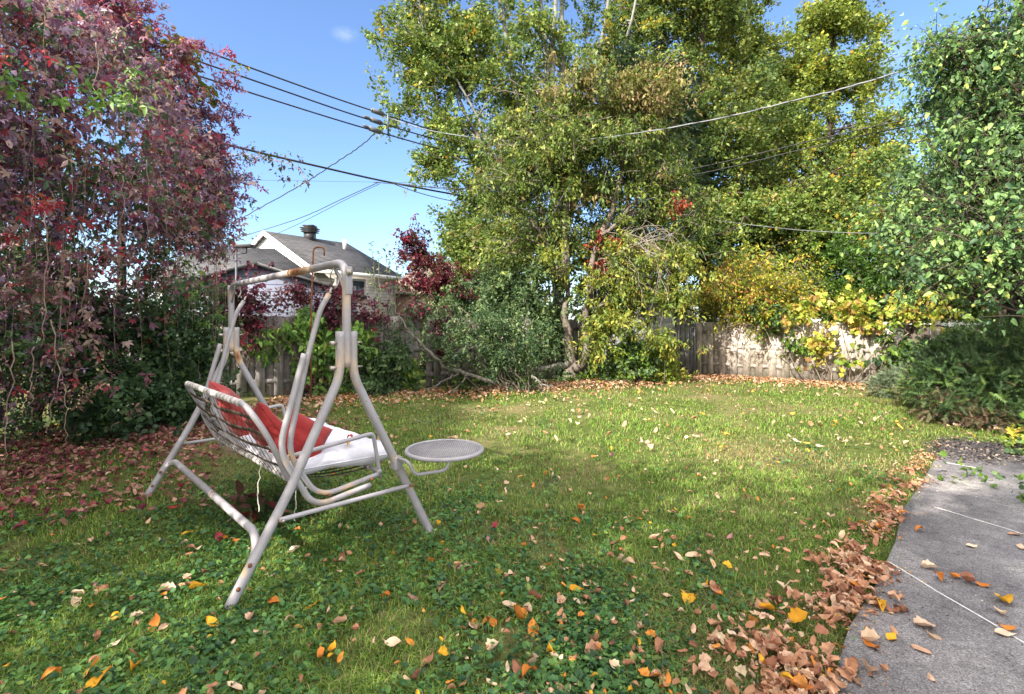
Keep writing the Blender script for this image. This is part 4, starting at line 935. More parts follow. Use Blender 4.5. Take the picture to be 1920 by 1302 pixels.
# fringe of the far end hanging against the sky, down to the fence
foliage('fringe', [bl(365, 230, 8, 48, 70), bl(405, 320, 8, 38, 60), bl(300, 125, 7.6, 60, 60), bl(215, 50, 7.3, 60, 60), bl(385, 395, 8, 40, 34, w=.5), bl(300, 330, 7.6, 70, 80, w=.7), bl(240, 0, 7.6, 30, 40, w=.4)], 820, 17, .105, GR['creeper'][:3]+[(.22, .03, .05, 2), (.06, .08, .02, .8), (.30, .16, .12, .8)], 76, tm=T_PALM3, sig=.14, parent=cv, droop=.9, up=.1)
foliage('green_tip_leaves', [bl(385, 170, 8, 22, 25, w=.6), bl(340, 85, 7.8, 18, 14), bl(395, 110, 8, 12, 14), bl(340, 90, 7.8, 12, 30)], 60, 16, .09, [(.14, .18, .02, 3), (.25, .22, .03, 1), (.35, .12, .04, 1)], 77, tm=T_BLADE, sig=.1, parent=cv)
# bright green young leaves at the top left, near
foliage('fresh_green_leaves', [bl(30, 30, 3.4, 28, 22), bl(10, 50, 3.4, 24, 20), bl(130, 125, 3.9, 55, 12), bl(200, 150, 4.1, 26, 14), bl(190, 200, 4.3, 20, 8), bl(235, 240, 4.6, 28, 8), bl(50, 200, 4, 18, 8), bl(330, 540, 6.6, 24, 26, w=.6), bl(60, 640, 4, 34, 12, w=.8), bl(390, 620, 7.5, 20, 24, w=.6)], 75, 5, .10, [(.10, .20, .03, 3), (.17, .30, .05, 2), (.06, .13, .035, 2)], 78, tm=T_PALM3, sig=.10, parent=cv, droop=.7)
foliage('scarlet_leaves', [bl(50, 100, 3.6, 30, 18, w=.5), bl(90, 440, 4.2, 22, 60, w=.6), bl(95, 580, 4.2, 30, 30, w=.7), bl(20, 330, 3.6, 30, 14, w=.4), bl(30, 860, 4.2, 14, 20), bl(95, 770, 4.4, 8, 14), bl(160, 520, 4.8, 30, 60, w=.4), bl(20, 790, 4.3, 16, 30, w=.7), bl(440, 640, 7.8, 10, 20, w=.5)], 48, 5, .095, [(.42, .04, .06, 3), (.30, .04, .05, 3), (.42, .12, .06, 1)], 79, tm=T_PALM3, sig=.08, parent=cv, droop=1.2)
# hanging bare stems
r = rng(80); ps = []
for i in range(210):
    y = 2.0+6.0*r.random(); z1 = 1.8+3.4*r.random(); Cq, _ = curtain(r, 1, y, y+.01, z1, z1+.01); a = Cq[0]+[.08+.05*r.random(), 0, 0]
    L = .5+1.5*r.random(); b_ = a+[r.normal()*.08+.02, r.normal()*.12, -min(L, a[2]-.1)]
    ps.append((spine([a, (a+b_)/2+r.normal(size=3)*.06, b_], 9, .007, i), np.linspace(.0036, .0016, 9)))
for i in range(90):
    y = 2.0+4.5*r.random(); Cq, _ = curtain(r, 2, y, y+.8, 1.2, 3.4); ps.append((spine([Cq[0]+[.1, 0, 0], Cq.mean(0)+[.15, 0, -.1], Cq[1]+[.1, 0, 0]], 8, .03, i), .004))
tubes('hanging_stems', ps, VINESTEM, cv, 4, caps=False)
ps, C = [], []
for x, y0, y1, Y in ((85, 400, 650, 4.0), (95, 600, 810, 4.1), (22, 640, 870, 4.0), (65, 650, 780, 4.3), (120, 720, 830, 4.6), (180, 80, 260, 4.6), (150, 420, 600, 4.7), (230, 330, 520, 5.4), (275, 300, 480, 5.8)):
    P = spine([W(x, y0, Y), W(x+r.normal()*6, (y0+y1)/2, Y), W(x+r.normal()*5-3, y1, Y)], 12, .012, x); ps.append((P, np.linspace(.005, .003, 12))); C += list(P[::3])
for p_ in ps: tubes('long_stem', [p_], VINESTEM, cv, 6)
# sprig crossing to the telephone cable
r = rng(81); C = [W(x+r.normal()*5, y+r.normal()*7, 13.2) for x, y in [(470+11*i, 285+2.6*i) for i in range(9)]*2+[(575, 320), (572, 335), (565, 345), (540, 330), (525, 330), (500, 290), (480, 300), (460, 330), (555, 352)]]
C = np.array(C); sp_ = thing('creeper_sprig', 'dark creeper sprig dangling from the telephone cable beside the red foliage', 'creeper', tuple(W(520, 300, 13.2)))
foliage('leaves', None, 0, 9, .12, [(.07, .04, .04, 2), (.05, .06, .02, 2)], 82, tm=T_THIN, sig=.12, parent=sp_, centres=(C, np.zeros_like(C)), droop=.8)
tubes('stem', [(spine([W(430, 290, 12.9), W(500, 295, 13.1), W(560, 315, 13.2), W(577, 345, 13.2)], 14, .03, 5), .01), (spine([W(577, 340, 13.2), W(555, 350, 13.2)], 5, .01, 5), .008), (spine([W(450, 330, 13.1), W(490, 285, 13.1)], 6, .02, 5), .008)], VINESTEM, sp_, 5)

# --- creeper and leaves on the left board fence
E1_ = norm(np.array([4.94, 1.95])); 
def fx(px, off=-.2):                     # point on the fence line seen at photo column px
    k = (px-960)/F; s = (k*9.0+6.9)/(E1_[0]-k*E1_[1]); p = np.array([-6.9, 9.0])+E1_*s; return p+np.array([.37, -.93])*(-off)
def fb(px, py, rx, ry, off=-.25, w=1):
    p = fx(px, off); c = W(px, py, p[1]); return (p[0], p[1], c[2], rx/F*p[1], .16, ry/F*p[1], w)
cf = thing('creeper_vine', 'small-leaved purple creeper trailing over the fence top and shed behind the swing', 'creeper', (*fx(560), 0))
foliage('foliage', [fb(400, 560, 60, 40), fb(480, 570, 60, 25), fb(560, 560, 60, 24), fb(630, 565, 50, 25), fb(540, 530, 60, 12, .3, .6), fb(450, 620, 26, 40, w=.7), fb(600, 600, 70, 18), fb(700, 590, 40, 24, w=.7), fb(380, 500, 40, 40, w=.5), fb(590, 700, 14, 40, w=.3), fb(720, 575, 30, 14, w=.5), fb(800, 600, 60, 20, -.1, .8), fb(860, 610, 40, 30, -.1, .7), fb(830, 650, 20, 40, -.15, .4)], 860, 18, .068, [(.13, .025, .05, 3), (.08, .02, .04, 3), (.22, .12, .10, 1.4), (.03, .05, .02, 1.3), (.24, .03, .06, .8)], 90, tm=T_QUAD, sig=.11, parent=cf, droop=.7)
r = rng(91); ps = []
for i in range(150):
    px = 380+340*r.random(); p = fx(px, -.22-.1*r.random()); z = 1.2+.9*r.random(); a = np.array([*p, z]); b_ = a+[r.normal()*.3, r.normal()*.1, -.2-.8*r.random()]; ps.append((spine([a, (a+b_)/2+r.normal(size=3)*.08, b_], 7, .02, i), .0035))
tubes('stems', ps, VINESTEM, cf, 4, caps=False)
gv = thing('hydrangea_vine', 'climbing vine with large light green leaves on the fence seen through the swing', 'vine', (*fx(620), 0))
foliage('foliage', [fb(585, 600, 26, 20), fb(600, 650, 40, 40), fb(655, 630, 36, 35), fb(630, 700, 20, 40, w=.5), fb(690, 650, 24, 40, w=.6), fb(505, 640, 20, 22, w=.9), fb(545, 620, 20, 14, w=.5), fb(755, 680, 26, 18, w=.6), fb(700, 700, 25, 16, w=.5), fb(590, 740, 16, 16, w=.4), fb(640, 770, 12, 14, w=.2), fb(620, 660, 60, 50)], 480, 11, .13, [(.17, .32, .06, 4), (.25, .41, .08, 3), (.09, .19, .045, 3), (.42, .48, .09, .8)], 92, tm=T_BLADE, sig=.11, parent=gv, droop=1.0, up=.1, out=.3)
tubes('stems', [(spine([(*fx(x0), 0), (*fx((x0+x1)/2), .8), (*fx(x1), z)], 12, .03, i), .009) for i, (x0, x1, z) in enumerate([(610, 590, 1.5), (620, 660, 1.4), (640, 700, 1.2), (600, 560, 1.3), (650, 750, .9)])], VINESTEM, gv, 5)
bush('dogwood_bush', 'dark green rounded bush against the fence right of the swing post', [fb(715, 670, 26, 44, -.45), fb(700, 725, 24, 20, -.45)], 93, GR['shrubd']+GR['shrub'][:2], 190, 24, .095, sig=.13, tm=T_BLADE, nst=16, droop=.5)
foliage('dead_leaf_tufts', [bl(60, 700, 4.3, 40, 50), bl(150, 640, 4.8, 50, 50), bl(240, 610, 5.6, 40, 40), bl(120, 520, 4.6, 50, 40), bl(200, 480, 5.2, 50, 50), bl(40, 520, 4, 30, 60), bl(170, 760, 5.0, 30, 30, w=.5), bl(320, 560, 6.6, 40, 30, w=.5)], 70, 8, .10, [(.34, .23, .18, 2), (.22, .12, .10, 2), (.16, .06, .08, 3), (.34, .05, .06, 1), (.05, .10, .04, 2)], 96, tm=T_PALM3, sig=.1, parent=cv, droop=1.3, bough=5)
bush('privet_bush', 'dark green ivy-like bush at the foot of the creeper left of the swing', [bl(290, 640, 7.4, 50, 70), bl(350, 690, 7.6, 40, 60), bl(260, 740, 6.9, 60, 55), bl(370, 620, 8.0, 40, 60), bl(330, 760, 7.2, 45, 30), bl(200, 780, 6.2, 50, 45), bl(370, 580, 8.4, 24, 24, w=.4)], 94, GR['shrubd']+[(.05, .10, .05, 2)], 1000, 28, .068, sig=.13, tm=T_QUAD, nst=30, droop=.3)
bush('weed_patch', 'row of low green weeds along the foot of the shaded fence', [fb(600, 755, 60, 12, -.6), fb(790, 745, 60, 10, -.6), fb(860, 745, 40, 12, -.7), (-.2, 11.3, .1, 1.0, .3, .12), (.3, 10.6, .08, .35, .3, .12)], 95, GR['shrub']+GR['lime'], 300, 16, .09, 'weeds', nst=0, sig=.1, tm=T_BLADE, droop=.1)

# ================================================================ RIGHT: grapevine, juniper, yew
def rx_(px, off=.2):                     # on the right fence line
    k = (px-960)/F; d = np.array([.814, -.581]); s = (k*14.05-4.98)/(d[0]-k*d[1]); p = np.array([4.98, 14.05])+d*s; return p-np.array([.581, .814])*off
def rb(px, py, rx, ry, off=.25, w=1):
    p = rx_(px, off); c = W(px, py, p[1]); return (p[0], p[1], c[2], rx/F*p[1], .18, ry/F*p[1], w)
gp = thing('grapevine', 'yellow-leaved grapevine draped over the top of the pale fence', 'vine', (*rx_(1590), 0))
foliage('foliage', [rb(1530, 572, 34, 20), rb(1580, 578, 60, 22), rb(1650, 580, 60, 22), rb(1720, 585, 50, 18), rb(1500, 600, 24, 20, w=.5), rb(1590, 612, 24, 22, w=.6), rb(1650, 605, 20, 18, w=.5), rb(1545, 630, 12, 24, w=.25), rb(1575, 660, 14, 8, w=.08)], 300, 8, .14, GR['grape'], 100, tm=T_MAPLE, sig=.15, parent=gp, droop=1.0, up=.1, out=.3, cpal=GR['grape'])
tubes('stems', [(spine([(*rx_(x0), 0), (*rx_((x0+x1)/2), .8), (*rx_(x1), z)], 12, .04, i), .010) for i, (x0, x1, z) in enumerate([(1560, 1545, 1.4), (1600, 1580, 1.5), (1640, 1660, 1.4), (1555, 1510, 1.6), (1640, 1710, 1.6)])], VINESTEM, gp, 5)
r = rng(101); ps = []
for i in range(70):
    px = 1330+170*r.random(); p = rx_(px, .18+.15*r.random()); a = np.array([*p, .5+.9*r.random()]); b_ = a+[r.normal()*.5, r.normal()*.15, -.3*r.random()-.1]; ps.append((spine([a, (a+b_)/2+r.normal(size=3)*.1, b_], 7, .02, i), .005))
tc = tubes('bare_climber', ps, TWIG, None, 4, caps=False); tag(tc, 'tangle of bare climber stems over the shaded left end of the pale fence', 'climber')
bush('climber_bush', 'green climber hanging over the middle of the pale fence', [rb(1490, 632, 18, 14, w=.6), rb(1455, 600, 40, 20), rb(1640, 640, 20, 26, w=.7), rb(1680, 655, 26, 20)], 102, GR['lime']+GR['shrubd'], 150, 18, .11, 'climber', sig=.13, tm=T_BLADE, nst=10, droop=.9)
def conifer(name, label, blobs, seed, pal, n, size, cat='bush', mat=NEEDLE, up=.15, **kw):
    r = rng(seed); B = np.array([b[:6] for b in blobs]); c = B[:, :2].mean(0); t = thing(name, label, cat, (c[0], c[1], 0))
    P, D = blob_points(r, blobs, n, .6); nn = vnoise(P, 4.2, seed); P = P+D*(nn*.16)[:, None]
    m = P[:, 2] > .04; P, D = P[m], D[m]; n = len(P)
    X = norm(D*.7+r.normal(size=(n, 3))*.8+[0, 0, up]); Z = norm(r.normal(size=(n, 3))*.5+[0, 0, 1]); Z = norm(Z-X*(Z*X).sum(1)[:, None])
    S_ = size*(.6+.8*r.random(n)); A, Fc = instance(P, X, Z, S_, T_NEEDLE)
    c_ = pick(r, pal, n); c_ = c_*(1+.35*np.clip(vnoise(P, 3, seed+5), -1, 1))[:, None]
    me = mesh_np('foliage', A, [Fc], col=np.repeat(c_, len(T_NEEDLE[0]), 0)); link('foliage', me, mat, t)
    ps = []
    for i in r.permutation(n)[:10]:
        a = np.array([c[0], c[1], .02]); ps.append((wob(r, a, P[i]*.8+a*.2, 6, .1, .02), np.linspace(.013, .003, 6)))
    tubes('branches', ps, TWIG, t, 5, caps=False); return t
conifer('yew_bush', 'big dark green yew bush at the right edge of the lawn', [(7.55, 7.3, .85, 1.2, 1.0, .72), (6.55, 7.2, .5, .65, .7, .5), (8.7, 7.3, 1.0, 1.1, 1.1, .85), (7.9, 6.6, .5, .8, .6, .5), (7.1, 7.7, .85, .8, .7, .55)], 110, GR['yew'], 24000, .125)
conifer('juniper_bush', 'low grey-green juniper spreading beside the pale fence', [(7.9, 9.9, .3, .6, .5, .3), (7.45, 9.9, .2, .4, .4, .2), (8.5, 9.6, .5, .6, .6, .35)], 111, GR['juniper'], 3400, .13)
conifer('juniper_bush', 'yellow-green juniper between the pale fence and the yew', [(7.5, 8.7, .4, .55, .5, .34), (7.0, 8.6, .22, .4, .4, .22)], 112, [(.16, .2, .05, 2), (.09, .13, .05, 2), (.2, .14, .08, .6)], 2600, .12)
conifer('brown_conifer', 'browning dry conifer tuft low at the left front of the yew', [(6.15, 7.2, .26, .3, .3, .22), (6.4, 6.8, .2, .3, .25, .16)], 113, [(.15, .09, .06, 3), (.10, .10, .045, 3), (.22, .15, .10, .8)], 520, .12)
bush('grape_seedling', 'yellow-green leafy sprig at the right edge in front of the yew', [(6.0, 5.75, .28, .22, .22, .24)], 114, GR['grape']+GR['lime'], 34, 8, .1, 'plant', sig=.07, tm=T_MAPLE, nst=10, srad=.006)
bush('ground_ivy', 'leafy green weed growing over the right side of the patio slab', [(4.3, 4.45, .04, .22, .4, .05), (4.15, 4.0, .04, .16, .15, .05), (5.6, 5.6, .04, .5, .25, .06)], 115, GR['lime']+GR['shrub'], 110, 7, .045, 'weed', sig=.06, tm=T_ROUND, nst=0, droop=.05, up=1.2)
# large burdock / dark ivy leaves at the foot of the swing, plus reddish seedling
bush('reddish_seedling', 'seedling with brownish-red leaves beside the cross tube of the swing', [(-2.05, 3.85, .10, .18, .16, .08)], 116, [(.13, .06, .05, 3), (.20, .05, .04, 1), (.06, .10, .03, 2)], 14, 5, .13, 'plant', sig=.05, tm=T_BLADE, nst=8, srad=.004, droop=.05, up=1.0, zmin=.05)
# unseen tree added behind the viewer to throw shade on the near lawn
tree('added_shade_tree', 'unseen leafy tree added behind the viewer to shade the near lawn', 'tree', (-2.6, -3.2, 0), (-2.4, -3.2, 5.5), [(-2.4, -3.0, 5.2, 1.9, 1.6, 1.2), (-3.9, -2.4, 4.6, 1.4, 1.3, 1.1), (-.8, -3.4, 4.9, 1.3, 1.2, 1.0), (-4.7, -1.4, 5.0, 1.2, 1.1, 1.1)], 120, GR['pear'], 950, 46, .12, trad=.14, nbr=30)
# ================================================================ GROUND
def mat_ground():
    m, nt, b = newmat('lawn_soil'); v = coord(nt)
    n1 = noise(nt, v, .55, 6, .6); n2 = noise(nt, v, 9, 6, .7); n3 = noise(nt, v, 70, 4, .7)
    c = ramp(nt, n2, [(.25, (.035, .045, .016)), (.5, (.065, .085, .022)), (.75, (.12, .13, .04))])
    dry = ramp(nt, n3, [(.3, (.10, .07, .04)), (.7, (.26, .20, .11))])
    c = mix(nt, ramp(nt, n1, [(.45, (0, 0, 0)), (.62, (.75, .75, .75))]), c, dry)
    nt.links.new(c, b.inputs['Base Color']); b.inputs['Roughness'].default_value = 1; b.inputs['Specular IOR Level'].default_value = .05
    bump(nt, b, n3, .6, .02); return m
def hgt(x, y): return .012*np.sin(x*1.7+y*.6)+.010*np.sin(y*2.3-x*.8)+.008*np.sin(x*4.1+1)*np.sin(y*3.7)
b = MB(); b.poly([(-300, -300, -.03), (300, -300, -.03), (300, 300, -.03), (-300, 300, -.03)])
g = b.build('ground', mat_ground()); tag(g, kind='structure')
gx, gy = np.meshgrid(np.linspace(-9, 14, 150), np.linspace(-4, 18, 150), indexing='ij'); P = np.stack([gx, gy, hgt(gx, gy)-.012], -1).reshape(-1, 3)
n = 150; i, j = np.meshgrid(np.arange(n-1), np.arange(n-1), indexing='ij'); i = i.ravel(); j = j.ravel()
lw = link('lawn', mesh_np('lawn', P, [np.stack([i*n+j, (i+1)*n+j, (i+1)*n+j+1, i*n+j+1], -1)], smooth=True), bpy.data.materials['lawn_soil']); tag(lw, kind='structure')

# patio
def mat_patio():
    m, nt, b = newmat('worn_concrete'); v = coord(nt)
    n1 = noise(nt, v, .9, 6, .6, .4); n2 = noise(nt, v, 14, 6, .7); n3 = noise(nt, v, 160, 3, .8)
    c = ramp(nt, n1, [(.36, (.15, .143, .15)), (.5, (.225, .213, .22)), (.60, (.32, .30, .295)), (.72, (.46, .43, .405))])
    c = mix(nt, 1.0, c, ramp(nt, n2, [(.3, (.68, .68, .68)), (.7, (1.2, 1.2, 1.2))]), 'MULTIPLY')
    c = mix(nt, 1.0, c, ramp(nt, n3, [(.34, (.35, .35, .37)), (.5, (1, 1, 1)), (.66, (1.9, 1.85, 1.8))]), 'MULTIPLY')
    nt.links.new(c, b.inputs['Base Color']); b.inputs['Roughness'].default_value = .9; b.inputs['Specular IOR Level'].default_value = .15
    bump(nt, b, n3, .8, .008); return m
EDGE = [(-1.8, -1.2), (-.3, .45), (.7, 1.45), (1.28, 2.02), (1.62, 2.42), (2.05, 2.83), (2.55, 3.35), (3.05, 3.93), (3.7, 4.55), (4.3, 5.15), (4.9, 5.75), (5.3, 6.2)]
pat = MB(); r = rng(200)
FAR = [(5.9, 6.0), (6.2, 5.4), (7.5, 4.6), (8.5, 3), (8.5, -1.2)]
# slabs between the joints: cut the patio by the three pale joints
PAT = mat_patio()
def clip(poly, p, n_, keep):
    out = []; d = [((x-p[0])*n_[0]+(y-p[1])*n_[1])*keep for x, y in poly]
    for k in range(len(poly)):
        a, b_ = poly[k], poly[(k+1) % len(poly)]; da, db = d[k], d[(k+1) % len(poly)]
        if da >= 0: out.append(a)
        if da*db < 0: t = da/(da-db); out.append((a[0]+(b_[0]-a[0])*t, a[1]+(b_[1]-a[1])*t))
    return out
poly = EDGE+FAR
joints = [((2.34, 3.11), (2.39, 2.34)), ((3.41, 4.05), (3.60, 3.54)), ((4.57, 5.32), (4.71, 5.11))]
b = MB(); b.prism([(x, y, -.05) for x, y in poly][::-1], (0, 0, .072)); po = b.build('patio', PAT, None); tag(po, kind='structure')
STR = mat_simple('white_cord', (.48, .46, .45), (.75, .74, .72), 60, .8, .2, .1)
for k, (a, c) in enumerate(((G(1665, 1052), G(1925, 1207)), (G(1752, 950), G(1925, 1002)), (G(1768, 866), G(1832, 877)))):
    a = a*.98; c = c*.98; a[2] = c[2] = .026; dd = c-a; r_c = (.004, .0024, .002)[k]
    if k < 2: c = c+dd*.5
    tag(tubes('white_joint_strip', [(spine([a, (a+c)/2, c], 14, .0016, k), r_c)], STR, None, 6), ('nearest long', 'middle', 'short farthest')[k]+' thin white strip across the grey patio', 'joint strip', 'thin white strips on the patio')
# ---- 2-d patch noise for the lawn
def pn(x, y, f, s): return vnoise(np.stack([x, y, 0*x+s], -1), f, s)
def edge_x(y): ex = np.array(EDGE); return np.interp(y, ex[:, 1], ex[:, 0])
def ground_pts(r, n, y0, y1, powr):
    u = r.random(n); y = (y0**(1-powr)+u*(y1**(1-powr)-y0**(1-powr)))**(1/(1-powr))
    x = (-1.25+2.5*r.random(n))*y
    m = (x > -7) & (x < 9) & ~((x > edge_x(y)-.05+.12*r.normal(size=n)*.6) & (y < 6.15)) ; return x[m], y[m]
def beyond(x, y):                            # inside the fences?
    return (y < np.minimum(10.85+(x+1.96)*.60, 13.4)) & (y < 14.0-(x-5)*.72)
# patch of dark gravel / moss at the far end
n = 14000; P = np.stack([4.2+2.3*r.random(n), 4.7+1.7*r.random(n), np.full(n, .026)], -1); m = (P[:, 1] < P[:, 0]*1.0+1.0+.1*r.normal(size=n)) & (r.random(n) < np.clip(1.15-np.hypot((P[:, 0]-5.35)/.95, (P[:, 1]-5.75)/.62)+.4*pn(P[:, 0], P[:, 1], 5, 9), 0, .8)); P = P[m]
X, Z = orient(r, len(P), None, 0, 1.5, 0, .6); A, Fc = instance(P, X, Z, .012+.022*r.random(len(P)), T_ROUND); cc = pick(r, [(.05, .043, .045, 4), (.11, .095, .09, 2), (.26, .21, .17, .8)], len(P))
o = link('bark_crumbs', mesh_np('bark_crumbs', A, [Fc], col=np.repeat(cc, len(T_ROUND[0]), 0)), LITTER); tag(o, 'dark crumbs of bark and soil strewn on the far end of the patio', 'debris', kind='stuff')
n = 5000; s = r.random(n)**1.3; P = np.stack([1.0+6*r.random(n), 1.6+4.3*s, np.full(n, .024)], -1); m = (P[:, 0] > P[:, 1]*1.0-.7); P = P[m]
X, Z = orient(r, len(P), None, 0, 1.5, 0, .6); A, Fc = instance(P, X, Z, .003+.007*r.random(len(P))**2, T_ROUND); cc = pick(r, [(.03, .027, .027, 4), (.3, .25, .2, 2), (.5, .45, .4, .8)], len(P))
o = link('grit', mesh_np('grit', A, [Fc], col=np.repeat(cc, len(T_ROUND[0]), 0)), LITTER); tag(o, 'fine grit and seeds scattered over the grey patio', 'debris', kind='stuff')

# grass
r = rng(210); x, y = ground_pts(r, 620000, 1.5, 14.2, 1.35)
gm = beyond(x, y); x, y = x[gm], y[gm]
dens = .62+.5*pn(x, y, 2.2, 211)+.55*pn(x, y, 7, 212); lit = np.exp(-((x+6)/2.4)**2)*(y > 3)
ltr = np.clip((-x-1.9-.28*(y-4)*0)/1.4, 0, 1)*np.clip((y-3.6)/1.2, 0, 1)
dens = dens*(1-.75*ltr)*np.where(y > 10.3, .7, 1)
m = r.random(len(x)) < np.clip(dens, .04, 1); x, y = x[m], y[m]; n = len(x); print('grass', n)
h = (.020+.026*r.random(n))*(1+.5*pn(x, y, 1.7, 213)+.45*pn(x, y, 8, 214))*(1+.03*y)*np.where((x > -.2) & (x < 1.2) & (y > 2.6) & (y < 4) & (pn(x, y, 3, 3) > 0), 1.5, 1); h = np.clip(h, .010, .09)
w = (.0011+.0009*r.random(n))*(1+.30*(y-2).clip(0))
ang = r.random(n)*6.283; lean = .5+1.1*r.random(n); flatb = r.random(n) < .09; lean[flatb] = 2.4; dx, dy = np.cos(ang), np.sin(ang); px_, py_ = -dy, dx
z0 = hgt(x, y)-.012
def v3(a, b_, c): return np.stack([a, b_, c], -1)
k1, k2 = .5, 1.0
p0a = v3(x-px_*w, y-py_*w, z0); p0b = v3(x+px_*w, y+py_*w, z0)
m1 = v3(x+dx*h*.25*lean, y+dy*h*.25*lean, z0+h*.62); p1a = m1-v3(px_*w*.8, py_*w*.8, 0*w); p1b = m1+v3(px_*w*.8, py_*w*.8, 0*w)
tp = v3(x+dx*h*.85*lean, y+dy*h*.85*lean, z0+h*(1-.25*lean*lean*.5))
V = np.stack([p0a, p0b, p1b, p1a, tp], 1).reshape(-1, 3); bI = np.arange(n)*5
Q = np.stack([bI, bI+1, bI+2, bI+3], -1); T = np.stack([bI+3, bI+2, bI+4], -1)
pal = [(.105, .205, .028, 4), (.18, .30, .042, 3), (.28, .38, .07, 2.3), (.30, .28, .11, .7), (.05, .11, .02, 2)]
dryp = [(.32, .26, .13, 3), (.20, .17, .06, 2), (.14, .19, .04, 2), (.22, .14, .07, 1)]
c = pick(r, pal, n); dry = pn(x, y, 1.1, 215)+.35*pn(x, y, 4, 216)+.55*np.exp(-((x-3.6)/1.6)**2-((y-6.3)/1.1)**2)+.8*np.clip((y-10.4)/1.3, 0, 1)-.15
c2 = pick(r, dryp, n); m = r.random(n) < np.clip(dry*.9, .05, .85); c[m] = c2[m]; c[flatb] = c2[flatb]
o = link('grass', mesh_np('grass', V, [Q, T], col=np.repeat(c, 5, 0)), GRASSM); tag(o, 'short green lawn grass with drier brownish patches', 'grass', kind='stuff')
# ground ivy and clover
x, y = ground_pts(r, 190000, 1.5, 12, 1.5); gm = beyond(x, y); x, y = x[gm], y[gm]
w_ = .55*pn(x, y, 2.0, 220)+.45*pn(x, y, 5.5, 221)+.42*np.clip((-x+1)/2, -.3, 1)+.12*np.clip((3.2-y), 0, 1)-.05
w_ -= .9*np.clip((y-4.4-.5*x.clip(0))/1.6, 0, 1)*.45
ltr = np.clip((-x-2.3)/1.2, 0, 1)*np.clip((y-3.8)/1., 0, 1); w_ -= .55*ltr
m = r.random(len(x)) < np.clip(w_*1.25, .02, .9); x, y = x[m], y[m]; n = len(x); print('ivy', n)
P = v3(x, y, hgt(x, y)+.002+.030*r.random(n)); X, Z = orient(r, n, None, .05, 1.1, 0, .5)
S_ = (.012+.024*r.random(n)**1.6)*(1+.04*y); tsel = r.random(n); Vg, Fg, Og, bg_ = [], [], [], 0
for q, (lo, hi, t_, k_) in enumerate(((0, .55, T_ROUND, 1), (.55, .82, T_BLADE, 1.25), (.82, 1.01, T_PALM3, 1.5))):
    m = (tsel >= lo) & (tsel < hi); A, Fc = instance(P[m], X[m], Z[m], S_[m]*k_, t_); Vg.append(A); Fg.append(Fc+bg_); Og.append(np.repeat(np.where(m)[0], len(t_[0]))); bg_ += len(A)
c = pick(r, [(.05, .13, .04, 4), (.08, .18, .045, 4), (.13, .25, .06, 2), (.025, .075, .03, 2), (.17, .24, .05, .5)], n)
o = link('ground_cover', mesh_np('ground_cover', np.vstack(Vg), [np.vstack(Fg)], col=(c*(.75+.5*r.random((n, 1))))[np.concatenate(Og)]), LEAF); tag(o, 'round-leaved clover and ground ivy spreading through the lawn', 'ground cover', kind='stuff')

# ---- fallen leaves
def curled(seed, L=1, w=.5, curl=.5, cup=.25, nx=7, ny=5, jag=0):
    r = rng(seed); u = np.linspace(0, 1, nx); v = np.linspace(-1, 1, ny); U, Vv = np.meshgrid(u, v, indexing='ij')
    wd = w/2*np.sin(np.pi*U**.8)**.75*(1-.1*r.random((nx, 1))); wd = wd*(1+jag*(np.arange(nx) % 2*2-1)[:, None]*(1+.5*r.random((nx, ny)))); wd[0] = .01; wd[-1] = .005
    Yv = Vv*wd; a = curl*(U-.4); Xv = np.where(abs(curl) > 1e-3, np.sin(a)/curl, U-.4); Zv = (1-np.cos(a))/curl if abs(curl) > 1e-3 else 0*U
    Zv = Zv+cup*abs(Yv)*2*(.5+r.random())+r.normal(size=U.shape)*.018+.05*np.sin(U*7+Vv*2+seed); Zv = Zv-Zv.min()
    i, j = np.meshgrid(np.arange(nx-1), np.arange(ny-1), indexing='ij'); i = i.ravel(); j = j.ravel()
    V = np.stack([Xv, Yv, Zv], -1).reshape(-1, 3)
    # little stalk
    k = len(V); s = np.array([[-.4, .008, Zv[0, 2]], [-.4, -.008, Zv[0, 2]], [-.62, 0, Zv[0, 2]+.03]])
    V = np.vstack([V, s]); return V, np.stack([i*ny+j, (i+1)*ny+j, (i+1)*ny+j+1, i*ny+j+1], -1), np.array([[k, k+1, k+2]])
SHAPES = [curled(300+i, w=w, curl=c_, cup=cp) for i, (w, c_, cp) in enumerate([(.48, .5, .2), (.42, 1.5, .4), (.5, -.8, .5), (.38, 2.4, .3), (.52, .25, .1), (.45, 1.0, .8), (.40, -1.6, .6), (.5, .8, -.3)])]+[curled(320, w=.8, curl=.7, cup=.5, jag=.10, nx=8), curled(321, w=.95, curl=.3, cup=.25, jag=.13, nx=8), curled(322, w=.7, curl=1.8, cup=.6, jag=.09, nx=8), curled(323, w=.6, curl=.15, cup=.05), curled(324, w=.46, curl=-.25, cup=.08)]
KINDS = {'brown': [(.46, .25, .15), (.38, .18, .10), (.54, .32, .21), (.30, .13, .08)], 'tan': [(.62, .45, .31), (.56, .38, .27), (.66, .50, .36)], 'yellow': [(.62, .33, .03), (.55, .26, .02)], 'orange': [(.55, .20, .04), (.48, .16, .03)], 'red': [(.38, .05, .04), (.30, .04, .06)], 'pink': [(.42, .20, .20)]}
MESH = {}
def leafmesh(kind, v, s):
    key = (kind, v, s)
    if key not in MESH:
        V, Q, T = SHAPES[s]; c = np.array(KINDS[kind][v % len(KINDS[kind])]); r = rng(s*7+v)
        mot = (1+.22*vnoise(V, 9, s+v)[:, None]); me = mesh_np('fallen_leaf', V, [Q, T], smooth=True, col=c*mot); me.materials.append(LITTER); MESH[key] = me
    return MESH[key]
from mathutils import Euler
